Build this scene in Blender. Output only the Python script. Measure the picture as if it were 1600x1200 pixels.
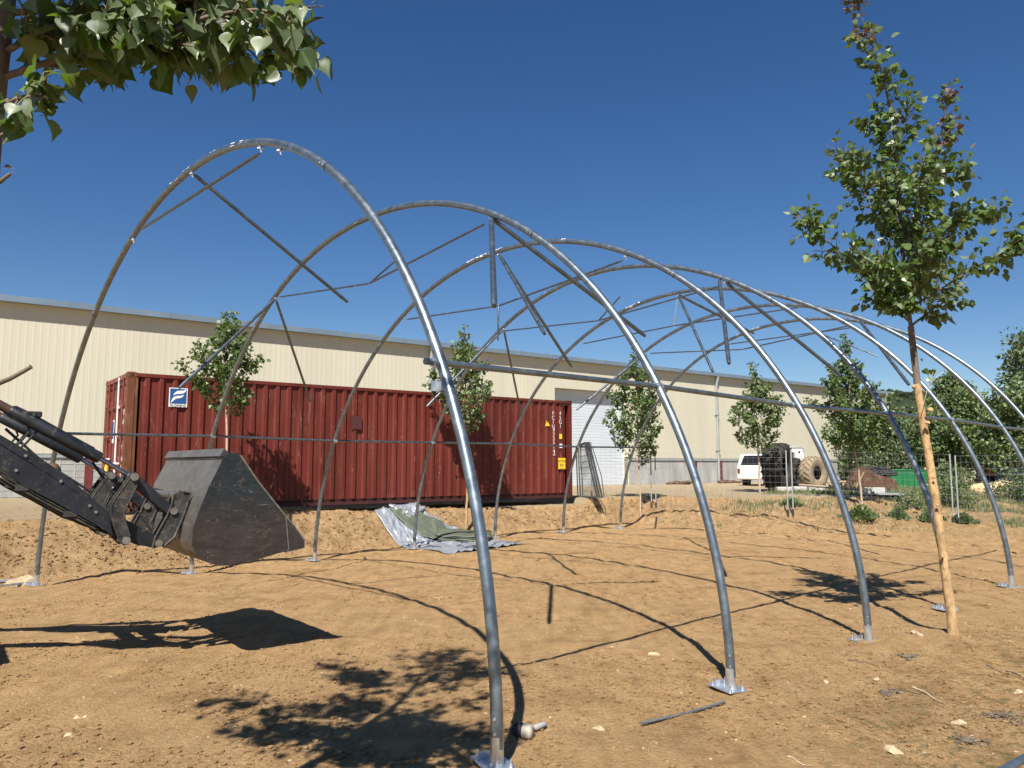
import bpy, math, random
import numpy as np
from mathutils import Vector, Matrix

for o in list(bpy.data.objects): bpy.data.objects.remove(o)
SC = bpy.context.scene
COL = SC.collection
R = math.radians

# ------------------------------------------------------------------ camera, sky, sun, exposure
F = 1204.7; CH = 1.823; PITCH = R(6.0)
cam_d = bpy.data.cameras.new('camera'); cam = bpy.data.objects.new('camera', cam_d); COL.objects.link(cam)
cam.location = (0, 0, CH); cam.rotation_euler = (R(90) + PITCH, 0, 0)
cam_d.sensor_width = 36; cam_d.lens = 36 * F / 1600; cam_d.clip_start = 0.05; cam_d.clip_end = 5000
SC.camera = cam
SUNV = np.array([0.1834, 0.8175, -1.0])          # direction the sunlight travels
EL = math.atan2(1, math.hypot(SUNV[0], SUNV[1]))
W = bpy.data.worlds.new('World'); SC.world = W; W.use_nodes = True
wt = W.node_tree; bg = wt.nodes['Background']
sky = wt.nodes.new('ShaderNodeTexSky'); sky.sky_type = 'NISHITA'; sky.sun_disc = False
sky.sun_elevation = EL; sky.sun_rotation = math.atan2(-SUNV[0], -SUNV[1])
sky.altitude = 700; sky.air_density = 1.0; sky.dust_density = 0.25; sky.ozone_density = 2.4
hs = wt.nodes.new('ShaderNodeHueSaturation'); hs.inputs['Saturation'].default_value = 1.27; hs.inputs['Hue'].default_value = .507; hs.inputs['Value'].default_value = 1.03
wt.links.new(sky.outputs[0], hs.inputs['Color']); wt.links.new(hs.outputs[0], bg.inputs[0]); bg.inputs[1].default_value = 0.0525
sl = bpy.data.lights.new('sun', 'SUN'); sl.energy = 5.0; sl.angle = R(0.53); sl.color = (1.0, 0.955, 0.88)
so = bpy.data.objects.new('sun', sl); COL.objects.link(so)
so.rotation_euler = Vector(SUNV).to_track_quat('-Z', 'Y').to_euler(); so.location = (-5, -20, 30)
SC.view_settings.view_transform = 'Standard'; SC.view_settings.look = 'None'
SC.view_settings.exposure = 0.85; SC.view_settings.gamma = 1
try: SC.render.engine = 'CYCLES'
except Exception: pass
SC.cycles.max_bounces = 6; SC.cycles.transparent_max_bounces = 6

# ------------------------------------------------------------------ measuring helpers
CP, SP = math.cos(PITCH), math.sin(PITCH)
def ray(px, py):
    a = (px - 800) / F; b = -(py - 600) / F
    return np.array([a, CP - SP * b, SP + CP * b])
ORG = np.array([0, 0, CH])
def at(px, py, Y):
    d = ray(px, py); return ORG + d * (Y / d[1])
def on_plane(px, py, p0, n):
    d = ray(px, py); n = np.array(n, float); t = np.dot(np.array(p0, float) - ORG, n) / np.dot(d, n)
    return ORG + d * t
def project(P):
    P = np.atleast_2d(P) - ORG
    dd = P[:, 1] * CP + P[:, 2] * SP; u = -P[:, 1] * SP + P[:, 2] * CP
    return np.stack([800 + F * P[:, 0] / dd, 600 - F * u / dd], 1)

# ------------------------------------------------------------------ noise and ground height
def _hash(ix, iy, seed):
    h = (ix.astype(np.int64) * 374761393 + iy.astype(np.int64) * 668265263 + seed * 1274126177) & 0x7fffffff
    h = ((h ^ (h >> 13)) * 1274126177) & 0x7fffffff
    return ((h ^ (h >> 16)) & 0xffff) / 65535.0
def vnoise(x, y, seed=0):
    x = np.asarray(x, float); y = np.asarray(y, float)
    ix = np.floor(x); iy = np.floor(y); fx = x - ix; fy = y - iy
    fx = fx * fx * (3 - 2 * fx); fy = fy * fy * (3 - 2 * fy)
    a = _hash(ix, iy, seed); b = _hash(ix + 1, iy, seed); c = _hash(ix, iy + 1, seed); d = _hash(ix + 1, iy + 1, seed)
    return (a * (1 - fx) + b * fx) * (1 - fy) + (c * (1 - fx) + d * fx) * fy - 0.5
def fbm(x, y, seed=0, o=4, gain=0.5):
    v = 0; a = 1; f = 1
    for k in range(o):
        v = v + a * vnoise(x * f + 13.7 * k, y * f - 7.1 * k, seed + k); a *= gain; f *= 2.07
    return v
def sst(x):
    x = np.clip(x, 0, 1); return x * x * (3 - 2 * x)

YAW = 0.82237; TX, TY = -2.5724, 9.7699            # tunnel axis
DV = np.array([math.sin(YAW), math.cos(YAW)]); NV = np.array([DV[1], -DV[0]])
def st(x, y):
    rx = np.asarray(x) - TX; ry = np.asarray(y) - TY
    return DV[0] * rx + DV[1] * ry, NV[0] * rx + NV[1] * ry
def ground_parts(x, y):
    x = np.asarray(x, float); y = np.asarray(y, float)
    s, t = st(x, y)
    zn = np.interp(s, [-2, 1, 6, 11, 14], [.13, .08, .07, .06, 0.0]); zf = np.interp(s, [-2, 1, 4, 6, 8, 14], [-.11, -.15, -.12, -.04, .015, 0.0])
    tt = np.clip(t, -7, 7.5) / 5.5
    fl = zn * (1 + tt) / 2 + zf * (1 - tt) / 2
    crest = np.interp(s, [-4, 0, 12.3, 20], [7.75, 7.75, 6.75, 6.4])
    wob = 0.25 * vnoise(s * .7, t * 0, 5)
    b1 = sst((-t - 5.8 - wob * .5) / (crest - 5.8))
    L = np.interp(t, [-8, -6, -2, 1.25, 6, 14], [2.2, 2.6, 6.7, 22, 30, 40])
    b2 = sst((s - 13.5 - wob) / L)
    bank = np.maximum(b1, b2)
    slope = 4 * bank * (1 - bank)
    return s, t, fl, bank, slope
def gz(x, y, detail=True):
    s, t, fl, bank, slope = ground_parts(x, y)
    z = fl * (1 - bank) + 0.82 * bank
    m = sst((1.2 - np.hypot(np.asarray(x) - 4.42, np.asarray(y) - 7.75)) / 1.2); z = z + 0.09 * m
    cs, ct = (np.asarray(x) + 7.9288) * .7987 + (np.asarray(y) - 15.7964) * .6018, -(np.asarray(x) + 7.9288) * .6018 + (np.asarray(y) - 15.7964) * .7987
    under = sst((cs + .5) / .5) * sst((12.8 - cs) / .5) * sst((ct + .55) / .35) * sst((3.2 - ct) / .5)
    z = z - .15 * under * bank
    lip = (1 - .75 * under) * np.exp(-((bank - .93) / .09) ** 2) * (bank < .995) * (t < -5)
    z = z + lip * 0.035 * (1 + 2 * vnoise(s * 2.2, t, 31))
    if detail:
        x = np.asarray(x, float); y = np.asarray(y, float)
        rough = np.clip(slope * 1.1, 0, 1) * np.where(np.asarray(t) > 0, .6, 1)
        z = z + rough * (0.14 * fbm(x * 1.7, y * 1.7, 3, 3) + 0.11 * fbm(x * 6, y * 6, 9, 4, .65))
        z = z + 0.035 * fbm(x * .8, y * .8, 21, 3) + 0.016 * fbm(x * 4.5, y * 9, 17, 3) + 0.016 * np.clip(fbm(x * 1.6, y * 1.6, 63, 3) + .25, 0, .7) * fbm(x * 17, y * 17, 29, 3, .7)
        near = sst((np.asarray(t) - 5.5) / 2.0)
        z = z + near * (0.05 * fbm(x * 2.3, y * 2.3, 41, 4, .6))
        z = z + sst((s - 13) / 1.5) * sst((22 - s) / 3) * sst((np.asarray(t) + 5) / 2) * (.10 * fbm(x * 1.3, y * 1.3, 83, 3) + .07 * fbm(x * 5, y * 5, 85, 4, .6))
        # chevron tracks left by the loader's wheels
        for (ox, oy, am, lo, hi) in ((-3.7, 6.55, .016, -4.0, 1.3), (-2.6, 5.1, .010, -4.0, .6), (-3.0, 9.2, .008, -3.0, 5.0)):
            uu = (x - ox) * .7986 + (y - oy) * .6018; vv = -(x - ox) * .6018 + (y - oy) * .7986 + .12 * vnoise(uu * .8, 0 * uu, 12)
            mk = sst((.27 - np.abs(vv)) / .06) * sst((uu - lo) / 1.0) * sst((hi - uu) / 1.0) * np.clip(.6 + 1.6 * vnoise(uu * 1.5, vv * 2, 14), 0, 1)
            z = z + mk * (am * np.tanh(2.2 * np.sin((uu + .55 * np.abs(vv)) * 2 * math.pi / .17)) - .6 * am)
        # faint tyre ruts along the floor
        z = z + (1 - bank) * 0.009 * np.sin((np.asarray(t) * 9 + 1.5 * vnoise(s * .6, t * .3, 8))) * sst(vnoise(s * .5, t * .5, 77) * 2 + .6)
    return z
def gnd(px, py):
    d = ray(px, py); t = 2.0
    for k in range(4000):
        p = ORG + d * t
        if p[2] < gz(p[0], p[1]): break
        t += 0.01 + t * .0015
    return ORG + d * t
def gpt(x, y, dz=0): return np.array([x, y, float(gz(x, y)) + dz])

# ------------------------------------------------------------------ mesh builder
class MB:
    def __init__(s): s.v = []; s.f = []; s.sm = []
    def add(s, V, Fc, smooth=False):
        b = len(s.v); s.v.extend([tuple(map(float, p)) for p in V])
        for f in Fc: s.f.append(tuple(b + i for i in f)); s.sm.append(smooth)
        return s
    def box(s, c, size, rot=None, bevel=0.0):
        hx, hy, hz = [q / 2 for q in size]; M = rot if rot is not None else np.eye(3)
        if bevel > 0:
            V = []; b = bevel
            for sx in (-1, 1):
                for sy in (-1, 1):
                    for sz in (-1, 1):
                        V += [(sx * (hx - b), sy * (hy - b), sz * hz), (sx * (hx - b), sy * hy, sz * (hz - b)), (sx * hx, sy * (hy - b), sz * (hz - b))]
            V = np.array(V); P = V @ np.array(M).T + np.array(c)
            g = lambda i, j, k: (i * 4 + j * 2 + k) * 3
            Fc = []
            Fc += [(g(0,0,1), g(1,0,1), g(1,1,1), g(0,1,1)), (g(0,0,0), g(0,1,0), g(1,1,0), g(1,0,0))]
            Fc += [(g(0,0,0)+1, g(1,0,0)+1, g(1,0,1)+1, g(0,0,1)+1), (g(0,1,0)+1, g(0,1,1)+1, g(1,1,1)+1, g(1,1,0)+1)]
            Fc += [(g(0,0,0)+2, g(0,0,1)+2, g(0,1,1)+2, g(0,1,0)+2), (g(1,0,0)+2, g(1,1,0)+2, g(1,1,1)+2, g(1,0,1)+2)]
            for i in (0, 1):
                for j in (0, 1):
                    Fc.append((g(i,j,0)+1, g(i,j,1)+1, g(i,j,1)+2, g(i,j,0)+2))
                    Fc.append((g(i,0,j)+0, g(i,1,j)+0, g(i,1,j)+2, g(i,0,j)+2))
                    Fc.append((g(0,i,j)+0, g(1,i,j)+0, g(1,i,j)+1, g(0,i,j)+1))
                    for k in (0, 1): Fc.append((g(i,j,k), g(i,j,k)+1, g(i,j,k)+2))
            return s.add(P, Fc)
        V = np.array([(x, y, z) for x in (-hx, hx) for y in (-hy, hy) for z in (-hz, hz)])
        P = V @ np.array(M).T + np.array(c)
        return s.add(P, [(0,1,3,2), (4,6,7,5), (0,4,5,1), (2,3,7,6), (0,2,6,4), (1,5,7,3)])
    def tube(s, pts, r, n=8, caps=True, flat=None):
        P = np.array(pts, float); m = len(P)
        rr = np.full(m, r) if np.isscalar(r) else np.array(r, float)
        T = np.zeros_like(P); T[1:-1] = P[2:] - P[:-2]; T[0] = P[1] - P[0]; T[-1] = P[-1] - P[-2]
        T /= np.linalg.norm(T, axis=1)[:, None] + 1e-12
        up = np.array([0, 0, 1.0]) if abs(T[0][2]) < .9 else np.array([1.0, 0, 0])
        a = np.cross(T[0], up); a /= np.linalg.norm(a)
        V = []
        ang = np.arange(n) * 2 * math.pi / n
        for k in range(m):
            a = a - T[k] * np.dot(a, T[k]); a /= np.linalg.norm(a) + 1e-12; b = np.cross(T[k], a)
            V.append(P[k] + rr[k] * (np.cos(ang)[:, None] * a + np.sin(ang)[:, None] * b))
        V = np.concatenate(V)
        Fc = [(k * n + i, k * n + (i + 1) % n, (k + 1) * n + (i + 1) % n, (k + 1) * n + i) for k in range(m - 1) for i in range(n)]
        s.add(V, Fc, True)
        if caps:
            s.add(V[:n], [tuple(range(n))[::-1]]); s.add(V[-n:], [tuple(range(n))])
        return s
    def prism(s, poly, off):
        P = np.array(poly, float); off = np.array(off, float); n = len(P)
        s.add(np.vstack([P, P + off]), [(i, (i + 1) % n, n + (i + 1) % n, n + i) for i in range(n)])
        s.add(P, [tuple(range(n))[::-1]]); s.add(P + off, [tuple(range(n))])
        return s
    def lathe(s, prof, c, axis, n=24, smooth=True):
        ax = np.array(axis, float); ax /= np.linalg.norm(ax)
        up = np.array([0, 0, 1.0]) if abs(ax[2]) < .9 else np.array([1.0, 0, 0])
        a = np.cross(ax, up); a /= np.linalg.norm(a); b = np.cross(ax, a); c = np.array(c, float)
        V = []; ang = np.arange(n) * 2 * math.pi / n
        for (r, h) in prof: V.append(c + ax * h + r * (np.cos(ang)[:, None] * a + np.sin(ang)[:, None] * b))
        V = np.concatenate(V); m = len(prof)
        return s.add(V, [(k * n + i, k * n + (i + 1) % n, (k + 1) * n + (i + 1) % n, (k + 1) * n + i) for k in range(m - 1) for i in range(n)], smooth)
    def blob(s, c, size, seed=0, sub=2, amp=.25, rot=0.0):
        V, Fc = ICO[sub]; rs = np.random.RandomState(seed)
        n = np.zeros(len(V))
        for k in range(5):
            d = rs.randn(3); d /= np.linalg.norm(d); n += amp * .5 * np.sin(V @ d * rs.uniform(1.5, 4.5) + rs.uniform(0, 6))
        P = V * (1 + n)[:, None] * np.array(size) / 2
        ca, sa = math.cos(rot), math.sin(rot)
        P = P @ np.array([[ca, sa, 0], [-sa, ca, 0], [0, 0, 1]]) + np.array(c)
        return s.add(P, Fc, sub > 1)
    def build(s, name, mat, parent=None, attrs=None):
        V = np.array(s.v, float)
        if parent is not None: V = V - np.array(world_loc(parent))
        me = bpy.data.meshes.new(name); me.from_pydata(V.tolist(), [], s.f)
        me.polygons.foreach_set('use_smooth', s.sm); me.materials.append(mat)
        me.update(); o = bpy.data.objects.new(name, me); COL.objects.link(o)
        if parent is not None: o.parent = parent
        return o
def world_loc(o):
    p = np.array(o.location)
    while o.parent is not None: o = o.parent; p = p + np.array(o.location)
    return p
def arr_obj(name, V, Fc, mat, parent=None, smooth=False, attr=None):
    """fast object from arrays; Fc (m,k) int"""
    V = np.asarray(V, float)
    if parent is not None: V = V - world_loc(parent)
    me = bpy.data.meshes.new(name); m, k = Fc.shape
    me.vertices.add(len(V)); me.vertices.foreach_set('co', V.astype(np.float32).ravel())
    me.loops.add(m * k); me.loops.foreach_set('vertex_index', Fc.astype(np.int32).ravel())
    me.polygons.add(m); me.polygons.foreach_set('loop_start', np.arange(0, m * k, k, dtype=np.int32))
    me.polygons.foreach_set('loop_total', np.full(m, k, dtype=np.int32))
    me.polygons.foreach_set('use_smooth', np.full(m, smooth))
    if attr:
        for an, av in attr.items():
            a = me.attributes.new(an, 'FLOAT', 'POINT'); a.data.foreach_set('value', np.asarray(av, np.float32))
    me.materials.append(mat); me.update(calc_edges=True); me.validate()
    o = bpy.data.objects.new(name, me); COL.objects.link(o)
    if parent is not None: o.parent = parent
    return o
def _ico(sub):
    import bmesh
    bm = bmesh.new(); bmesh.ops.create_icosphere(bm, subdivisions=sub, radius=1)
    V = np.array([v.co[:] for v in bm.verts]); Fc = [tuple(v.index for v in f.verts) for f in bm.faces]; bm.free(); return V, Fc
ICO = {1: _ico(1), 2: _ico(2), 3: _ico(3)}
def tag(o, label=None, cat=None, group=None, kind=None):
    if label: o['label'] = label
    if cat: o['category'] = cat
    if group: o['group'] = group
    if kind: o['kind'] = kind
    return o
def thing(name, label, cat, loc, group=None):
    o = bpy.data.objects.new(name, None); COL.objects.link(o); o.location = tuple(map(float, loc)); o.empty_display_size = .2
    return tag(o, label, cat, group)

# ------------------------------------------------------------------ materials
def new_mat(name):
    m = bpy.data.materials.new(name); m.use_nodes = True; nt = m.node_tree
    return m, nt, nt.nodes['Principled BSDF']
def lnk(nt, a, b): nt.links.new(a, b)
def noise_n(nt, scale, detail=4, rough=.55, vec=None, dist=0):
    n = nt.nodes.new('ShaderNodeTexNoise'); n.inputs['Scale'].default_value = scale; n.inputs['Detail'].default_value = detail
    n.inputs['Roughness'].default_value = rough; n.inputs['Distortion'].default_value = dist
    if vec is not None: lnk(nt, vec, n.inputs['Vector'])
    return n
def ramp_n(nt, fac, stops):
    r = nt.nodes.new('ShaderNodeValToRGB'); e = r.color_ramp.elements
    while len(e) < len(stops): e.new(.5)
    for k, (p, c) in enumerate(stops):
        e[k].position = p; e[k].color = (*c, 1) if len(c) == 3 else c
    lnk(nt, fac, r.inputs[0]); return r
def mixc(nt, fac, a, b, mode='MIX'):
    m = nt.nodes.new('ShaderNodeMix'); m.data_type = 'RGBA'; m.blend_type = mode
    if hasattr(fac, 'links') or hasattr(fac, 'is_linked'): lnk(nt, fac, m.inputs[0])
    else: m.inputs[0].default_value = fac
    for i, q in ((6, a), (7, b)):
        if hasattr(q, 'is_linked'): lnk(nt, q, m.inputs[i])
        else: m.inputs[i].default_value = (*q, 1)
    return m.outputs[2]
def bump_n(nt, h, strength, dist, bsdf):
    b = nt.nodes.new('ShaderNodeBump'); b.inputs['Strength'].default_value = strength; b.inputs['Distance'].default_value = dist
    lnk(nt, h, b.inputs['Height']); lnk(nt, b.outputs[0], bsdf.inputs['Normal']); return b
def objco(nt, scale=None):
    t = nt.nodes.new('ShaderNodeTexCoord'); o = t.outputs['Object']
    if scale is not None:
        m = nt.nodes.new('ShaderNodeMapping'); m.inputs['Scale'].default_value = scale; lnk(nt, o, m.inputs[0]); o = m.outputs[0]
    return o
def scratches(nt, c, co, col=(.25, .24, .22), amt=.35, sc=2.2):
    n = noise_n(nt, sc, 2.5, .6, co, 2.6); r = ramp_n(nt, n.outputs[0], [(.485, (0, 0, 0)), (.5, (1, 1, 1)), (.515, (0, 0, 0))])
    m = noise_n(nt, sc * 2.1, 4, .7, co); r2 = ramp_n(nt, m.outputs[0], [(.5, (0, 0, 0)), (.62, (amt,) * 3)])
    mu = nt.nodes.new('ShaderNodeMath'); mu.operation = 'MULTIPLY'; lnk(nt, r.outputs[0], mu.inputs[0]); lnk(nt, r2.outputs[0], mu.inputs[1])
    return mixc(nt, mu.outputs[0], c, col)
def mat_simple(name, col, rough=.6, metal=0.0, var=.25, vscale=3.0, dirt=None, dirt_amt=.5, bump=0.0, bscale=30, bdist=.01, stretch=None, spec=.5, scratch=None):
    m, nt, b = new_mat(name); co = objco(nt, stretch)
    n = noise_n(nt, vscale, 5, .6, co)
    lo = tuple(c * (1 - var) for c in col); hi = tuple(min(1, c * (1 + var)) for c in col)
    r = ramp_n(nt, n.outputs[0], [(.3, lo), (.7, hi)]); out = r.outputs[0]
    if dirt:
        n2 = noise_n(nt, vscale * 2.3, 6, .7, co, .4)
        r2 = ramp_n(nt, n2.outputs[0], [(.62 - dirt_amt * .3, (0, 0, 0)), (.72, (1, 1, 1))])
        out = mixc(nt, r2.outputs[0], out, dirt)
    if scratch: out = scratches(nt, out, co, scratch, .55, 3.0)
    lnk(nt, out, b.inputs['Base Color']); b.inputs['Roughness'].default_value = rough; b.inputs['Metallic'].default_value = metal
    b.inputs['Specular IOR Level'].default_value = spec
    rr = nt.nodes.new('ShaderNodeMapRange'); rr.inputs[3].default_value = max(.05, rough - .12); rr.inputs[4].default_value = min(1, rough + .12)
    lnk(nt, n.outputs[0], rr.inputs[0]); lnk(nt, rr.outputs[0], b.inputs['Roughness'])
    if bump > 0:
        n3 = noise_n(nt, bscale, 5, .6, co); bump_n(nt, n3.outputs[0], bump, bdist, b)
    return m

def mat_ground():
    m, nt, b = new_mat('dry_earth'); co = objco(nt)
    n1 = noise_n(nt, .55, 5, .6, co); n2 = noise_n(nt, 5.0, 6, .65, co); n3 = noise_n(nt, 48, 7, .76, co); n4 = noise_n(nt, 160, 3, .6, co)
    base = ramp_n(nt, n2.outputs[0], [(.28, (.48, .290, .130)), (.5, (.655, .410, .193)), (.72, (.74, .488, .243))])
    c = mixc(nt, ramp_n(nt, n1.outputs[0], [(.35, (0, 0, 0)), (.7, (.55,) * 3)]).outputs[0], base.outputs[0], (.58, .385, .192))
    fine = ramp_n(nt, n3.outputs[0], [(.30, (.40, .36, .30)), (.42, (.93, .92, .90)), (.56, (1.08,) * 3), (.70, (1.42, 1.42, 1.40))])
    c = mixc(nt, .85, c, fine.outputs[0], 'MULTIPLY')
    patch = noise_n(nt, 1.5, 9, .68, co, .6)
    c = mixc(nt, .9, c, ramp_n(nt, patch.outputs[0], [(.34, (.76, .73, .69)), (.47, (.98, .975, .97)), (.6, (1.04,) * 3), (.72, (1.16, 1.17, 1.18))]).outputs[0], 'MULTIPLY')
    mp = nt.nodes.new('ShaderNodeMapping'); mp.inputs['Rotation'].default_value = (0, 0, YAW + .15); mp.inputs['Scale'].default_value = (9, 1.1, 1); lnk(nt, co, mp.inputs[0])
    streak = noise_n(nt, 1.0, 5, .62, mp.outputs[0], .3)
    c = mixc(nt, .75, c, ramp_n(nt, streak.outputs[0], [(.33, (.84, .82, .79)), (.5, (1.0,) * 3), (.68, (1.12, 1.12, 1.12))]).outputs[0], 'MULTIPLY')
    # pale little stones
    v = nt.nodes.new('ShaderNodeTexVoronoi'); v.inputs['Scale'].default_value = 26; lnk(nt, co, v.inputs['Vector'])
    vs = nt.nodes.new('ShaderNodeSeparateColor'); lnk(nt, v.outputs['Color'], vs.inputs[0])
    near0 = nt.nodes.new('ShaderNodeMath'); near0.operation = 'LESS_THAN'; near0.inputs[1].default_value = .22; lnk(nt, v.outputs['Distance'], near0.inputs[0])
    pick = nt.nodes.new('ShaderNodeMath'); pick.operation = 'GREATER_THAN'; pick.inputs[1].default_value = .88; lnk(nt, vs.outputs[0], pick.inputs[0])
    mu = nt.nodes.new('ShaderNodeMath'); mu.operation = 'MULTIPLY'; lnk(nt, near0.outputs[0], mu.inputs[0]); lnk(nt, pick.outputs[0], mu.inputs[1])
    c = mixc(nt, mu.outputs[0], c, (.60, .48, .30))
    # clay bank, yard gravel, dry turf
    at1 = nt.nodes.new('ShaderNodeAttribute'); at1.attribute_name = 'slope'
    bankc = ramp_n(nt, n2.outputs[0], [(.3, (.36, .222, .112)), (.55, (.56, .37, .188)), (.75, (.68, .49, .285))])
    c = mixc(nt, at1.outputs['Fac'], c, mixc(nt, .8, bankc.outputs[0], fine.outputs[0], 'MULTIPLY'))
    at2 = nt.nodes.new('ShaderNodeAttribute'); at2.attribute_name = 'yard'
    yardc = ramp_n(nt, n3.outputs[0], [(.3, (.44, .33, .20)), (.7, (.64, .51, .33))])
    c = mixc(nt, at2.outputs['Fac'], c, yardc.outputs[0])
    at3 = nt.nodes.new('ShaderNodeAttribute'); at3.attribute_name = 'turf'
    tn = noise_n(nt, 9, 6, .75, co)
    tm = nt.nodes.new('ShaderNodeMath'); tm.operation = 'MULTIPLY'; lnk(nt, at3.outputs['Fac'], tm.inputs[0])
    lnk(nt, ramp_n(nt, tn.outputs[0], [(.48, (0, 0, 0)), (.62, (1, 1, 1))]).outputs[0], tm.inputs[1])
    c = mixc(nt, tm.outputs[0], c, (.17, .15, .06))
    lnk(nt, c, b.inputs['Base Color']); b.inputs['Roughness'].default_value = .95; b.inputs['Specular IOR Level'].default_value = .15
    ad = nt.nodes.new('ShaderNodeMath'); ad.operation = 'MULTIPLY_ADD'; lnk(nt, n3.outputs[0], ad.inputs[0]); ad.inputs[1].default_value = .7
    vb = nt.nodes.new('ShaderNodeTexVoronoi'); vb.inputs['Scale'].default_value = 34; lnk(nt, co, vb.inputs['Vector'])
    iv = nt.nodes.new('ShaderNodeMath'); iv.operation = 'MULTIPLY_ADD'; lnk(nt, vb.outputs['Distance'], iv.inputs[0]); iv.inputs[1].default_value = -.5; lnk(nt, n4.outputs[0], iv.inputs[2]); lnk(nt, iv.outputs[0], ad.inputs[2])
    bump_n(nt, ad.outputs[0], 1.0, .055, b)
    return m
def mat_galv(name, dark=1.0, spots=True):
    m, nt, b = new_mat(name); co = objco(nt)
    n = noise_n(nt, 9, 4, .6, co, .5); n2 = noise_n(nt, 22, 3, .5, co)
    r = ramp_n(nt, n.outputs[0], [(.3, (.15 * dark, .19 * dark, .225 * dark)), (.6, (.23 * dark, .275 * dark, .31 * dark)), (.8, (.33 * dark, .37 * dark, .40 * dark))])
    c = mixc(nt, .5, r.outputs[0], ramp_n(nt, n2.outputs[0], [(.3, (.7,) * 3), (.7, (1.15,) * 3)]).outputs[0], 'MULTIPLY')
    lnk(nt, c, b.inputs['Base Color']); b.inputs['Metallic'].default_value = .82
    rr = ramp_n(nt, n.outputs[0], [(.3, (.33,) * 3), (.7, (.47,) * 3)]); lnk(nt, rr.outputs[0], b.inputs['Roughness'])
    return m
def mat_leaf(name, cols, gloss=.32, trans=.22, tcol=(.16, .26, .03)):
    m, nt, b = new_mat(name); g = nt.nodes.new('ShaderNodeNewGeometry')
    r = ramp_n(nt, g.outputs['Random Per Island'], cols)
    back = mixc(nt, .55, r.outputs[0], (.17, .21, .12))
    c = mixc(nt, g.outputs['Backfacing'], r.outputs[0], back)
    ra = nt.nodes.new('ShaderNodeAttribute'); ra.attribute_name = 'rib'
    rp = nt.nodes.new('ShaderNodeMath'); rp.operation = 'POWER'; rp.inputs[1].default_value = 14; lnk(nt, ra.outputs['Fac'], rp.inputs[0])
    rm = nt.nodes.new('ShaderNodeMath'); rm.operation = 'MULTIPLY'; rm.inputs[1].default_value = .7; lnk(nt, rp.outputs[0], rm.inputs[0])
    c = mixc(nt, rm.outputs[0], c, (.20, .25, .10))
    lnk(nt, c, b.inputs['Base Color']); b.inputs['Roughness'].default_value = gloss; b.inputs['Specular IOR Level'].default_value = .55
    tr = nt.nodes.new('ShaderNodeBsdfTranslucent'); tr.inputs[0].default_value = (*tcol, 1)
    mx = nt.nodes.new('ShaderNodeMixShader'); mx.inputs[0].default_value = trans
    lnk(nt, b.outputs[0], mx.inputs[1]); lnk(nt, tr.outputs[0], mx.inputs[2])
    lnk(nt, mx.outputs[0], nt.nodes['Material Output'].inputs[0]); return m
M = {}
M['ground'] = mat_ground()
M['clod'] = mat_simple('earth_clod', (.40, .265, .135), .95, 0, .35, 14, bump=.6, bscale=50, spec=.1)
M['stone'] = mat_simple('pale_stone', (.40, .31, .20), .9, 0, .25, 16, bump=.4, bscale=40, spec=.2)
M['galv'] = mat_galv('galvanised_tube'); M['galv_dark'] = mat_galv('weathered_tube', .72)
M['zinc'] = mat_simple('bright_zinc', (.62, .66, .70), .33, .85, .18, 20, bump=.2, bscale=60, bdist=.003)
M['cream'] = mat_simple('cream_cladding', (.515, .485, .378), .6, 0, .045, .8, stretch=(1.5, 1.5, .12))
M['white_door'] = mat_simple('white_door', (.51, .55, .59), .5, 0, .04, 1)
M['concrete'] = mat_simple('concrete', (.33, .325, .31), .9, 0, .28, 1.6, stretch=(1, 1, .35), bump=.3, bscale=25)
M['mortar'] = mat_simple('mortar', (.40, .395, .38), .9, 0, .15, 3)
M['gutter'] = mat_simple('gutter_metal', (.19, .25, .31), .4, .3, .1, 1)
M['pipe_grey'] = mat_simple('grey_downpipe', (.30, .32, .33), .5, .1, .1, 2)
M['red_steel'] = mat_simple('red_primer_steel', (.13, .022, .018), .6, 0, .2, 3)
M['container'] = mat_simple('red_container_paint', (.112, .0205, .0145), .5, 0, .28, 1.3, dirt=(.13, .042, .025), dirt_amt=.25, stretch=(1, 1, .22), scratch=(.30, .16, .13), spec=.3)
M['container_door'] = mat_simple('faded_red_paint', (.17, .036, .026), .5, 0, .25, 3, dirt=(.42, .25, .2), dirt_amt=.1)
M['rust_post'] = mat_simple('rusty_brown_paint', (.115, .036, .013), .7, 0, .35, 4, dirt=(.22, .10, .05), dirt_amt=.3, stretch=(1, 1, .3))
M['dark_rail'] = mat_simple('dark_red_rail', (.045, .009, .007), .7, 0, .2, 3)
M['sign_white'] = mat_simple('white_sticker', (.78, .78, .76), .5, 0, .05, 4)
M['sign_blue'] = mat_simple('blue_sticker', (.02, .085, .26), .45, 0, .08, 4)
M['sign_yellow'] = mat_simple('yellow_sticker', (.75, .50, .03), .5, 0, .08, 8)
M['sign_grey'] = mat_simple('faded_sticker', (.070, .018, .020), .6, 0, .2, 8)
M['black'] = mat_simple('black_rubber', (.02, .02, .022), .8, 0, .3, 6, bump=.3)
M['letter'] = mat_simple('white_lettering', (.66, .62, .58), .6, 0, .1, 8)
M['letter_dark'] = mat_simple('dark_lettering', (.03, .03, .03), .6, 0, .1, 8)
M['loader'] = mat_simple('worn_black_paint', (.017, .020, .026), .48, .25, .45, 5, dirt=(.10, .085, .07), dirt_amt=.12, bump=.15, bscale=20, scratch=(.14, .13, .12))
M['loader_worn'] = mat_simple('dusty_black_paint', (.038, .038, .036), .6, .25, .5, 7, dirt=(.15, .115, .08), dirt_amt=.35, bump=.3, bscale=25, scratch=(.16, .14, .11))
M['rod'] = mat_simple('polished_rod', (.30, .33, .38), .22, .95, .15, 6)
M['pin'] = mat_simple('worn_steel_pin', (.28, .265, .23), .45, .7, .25, 20)
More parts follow.
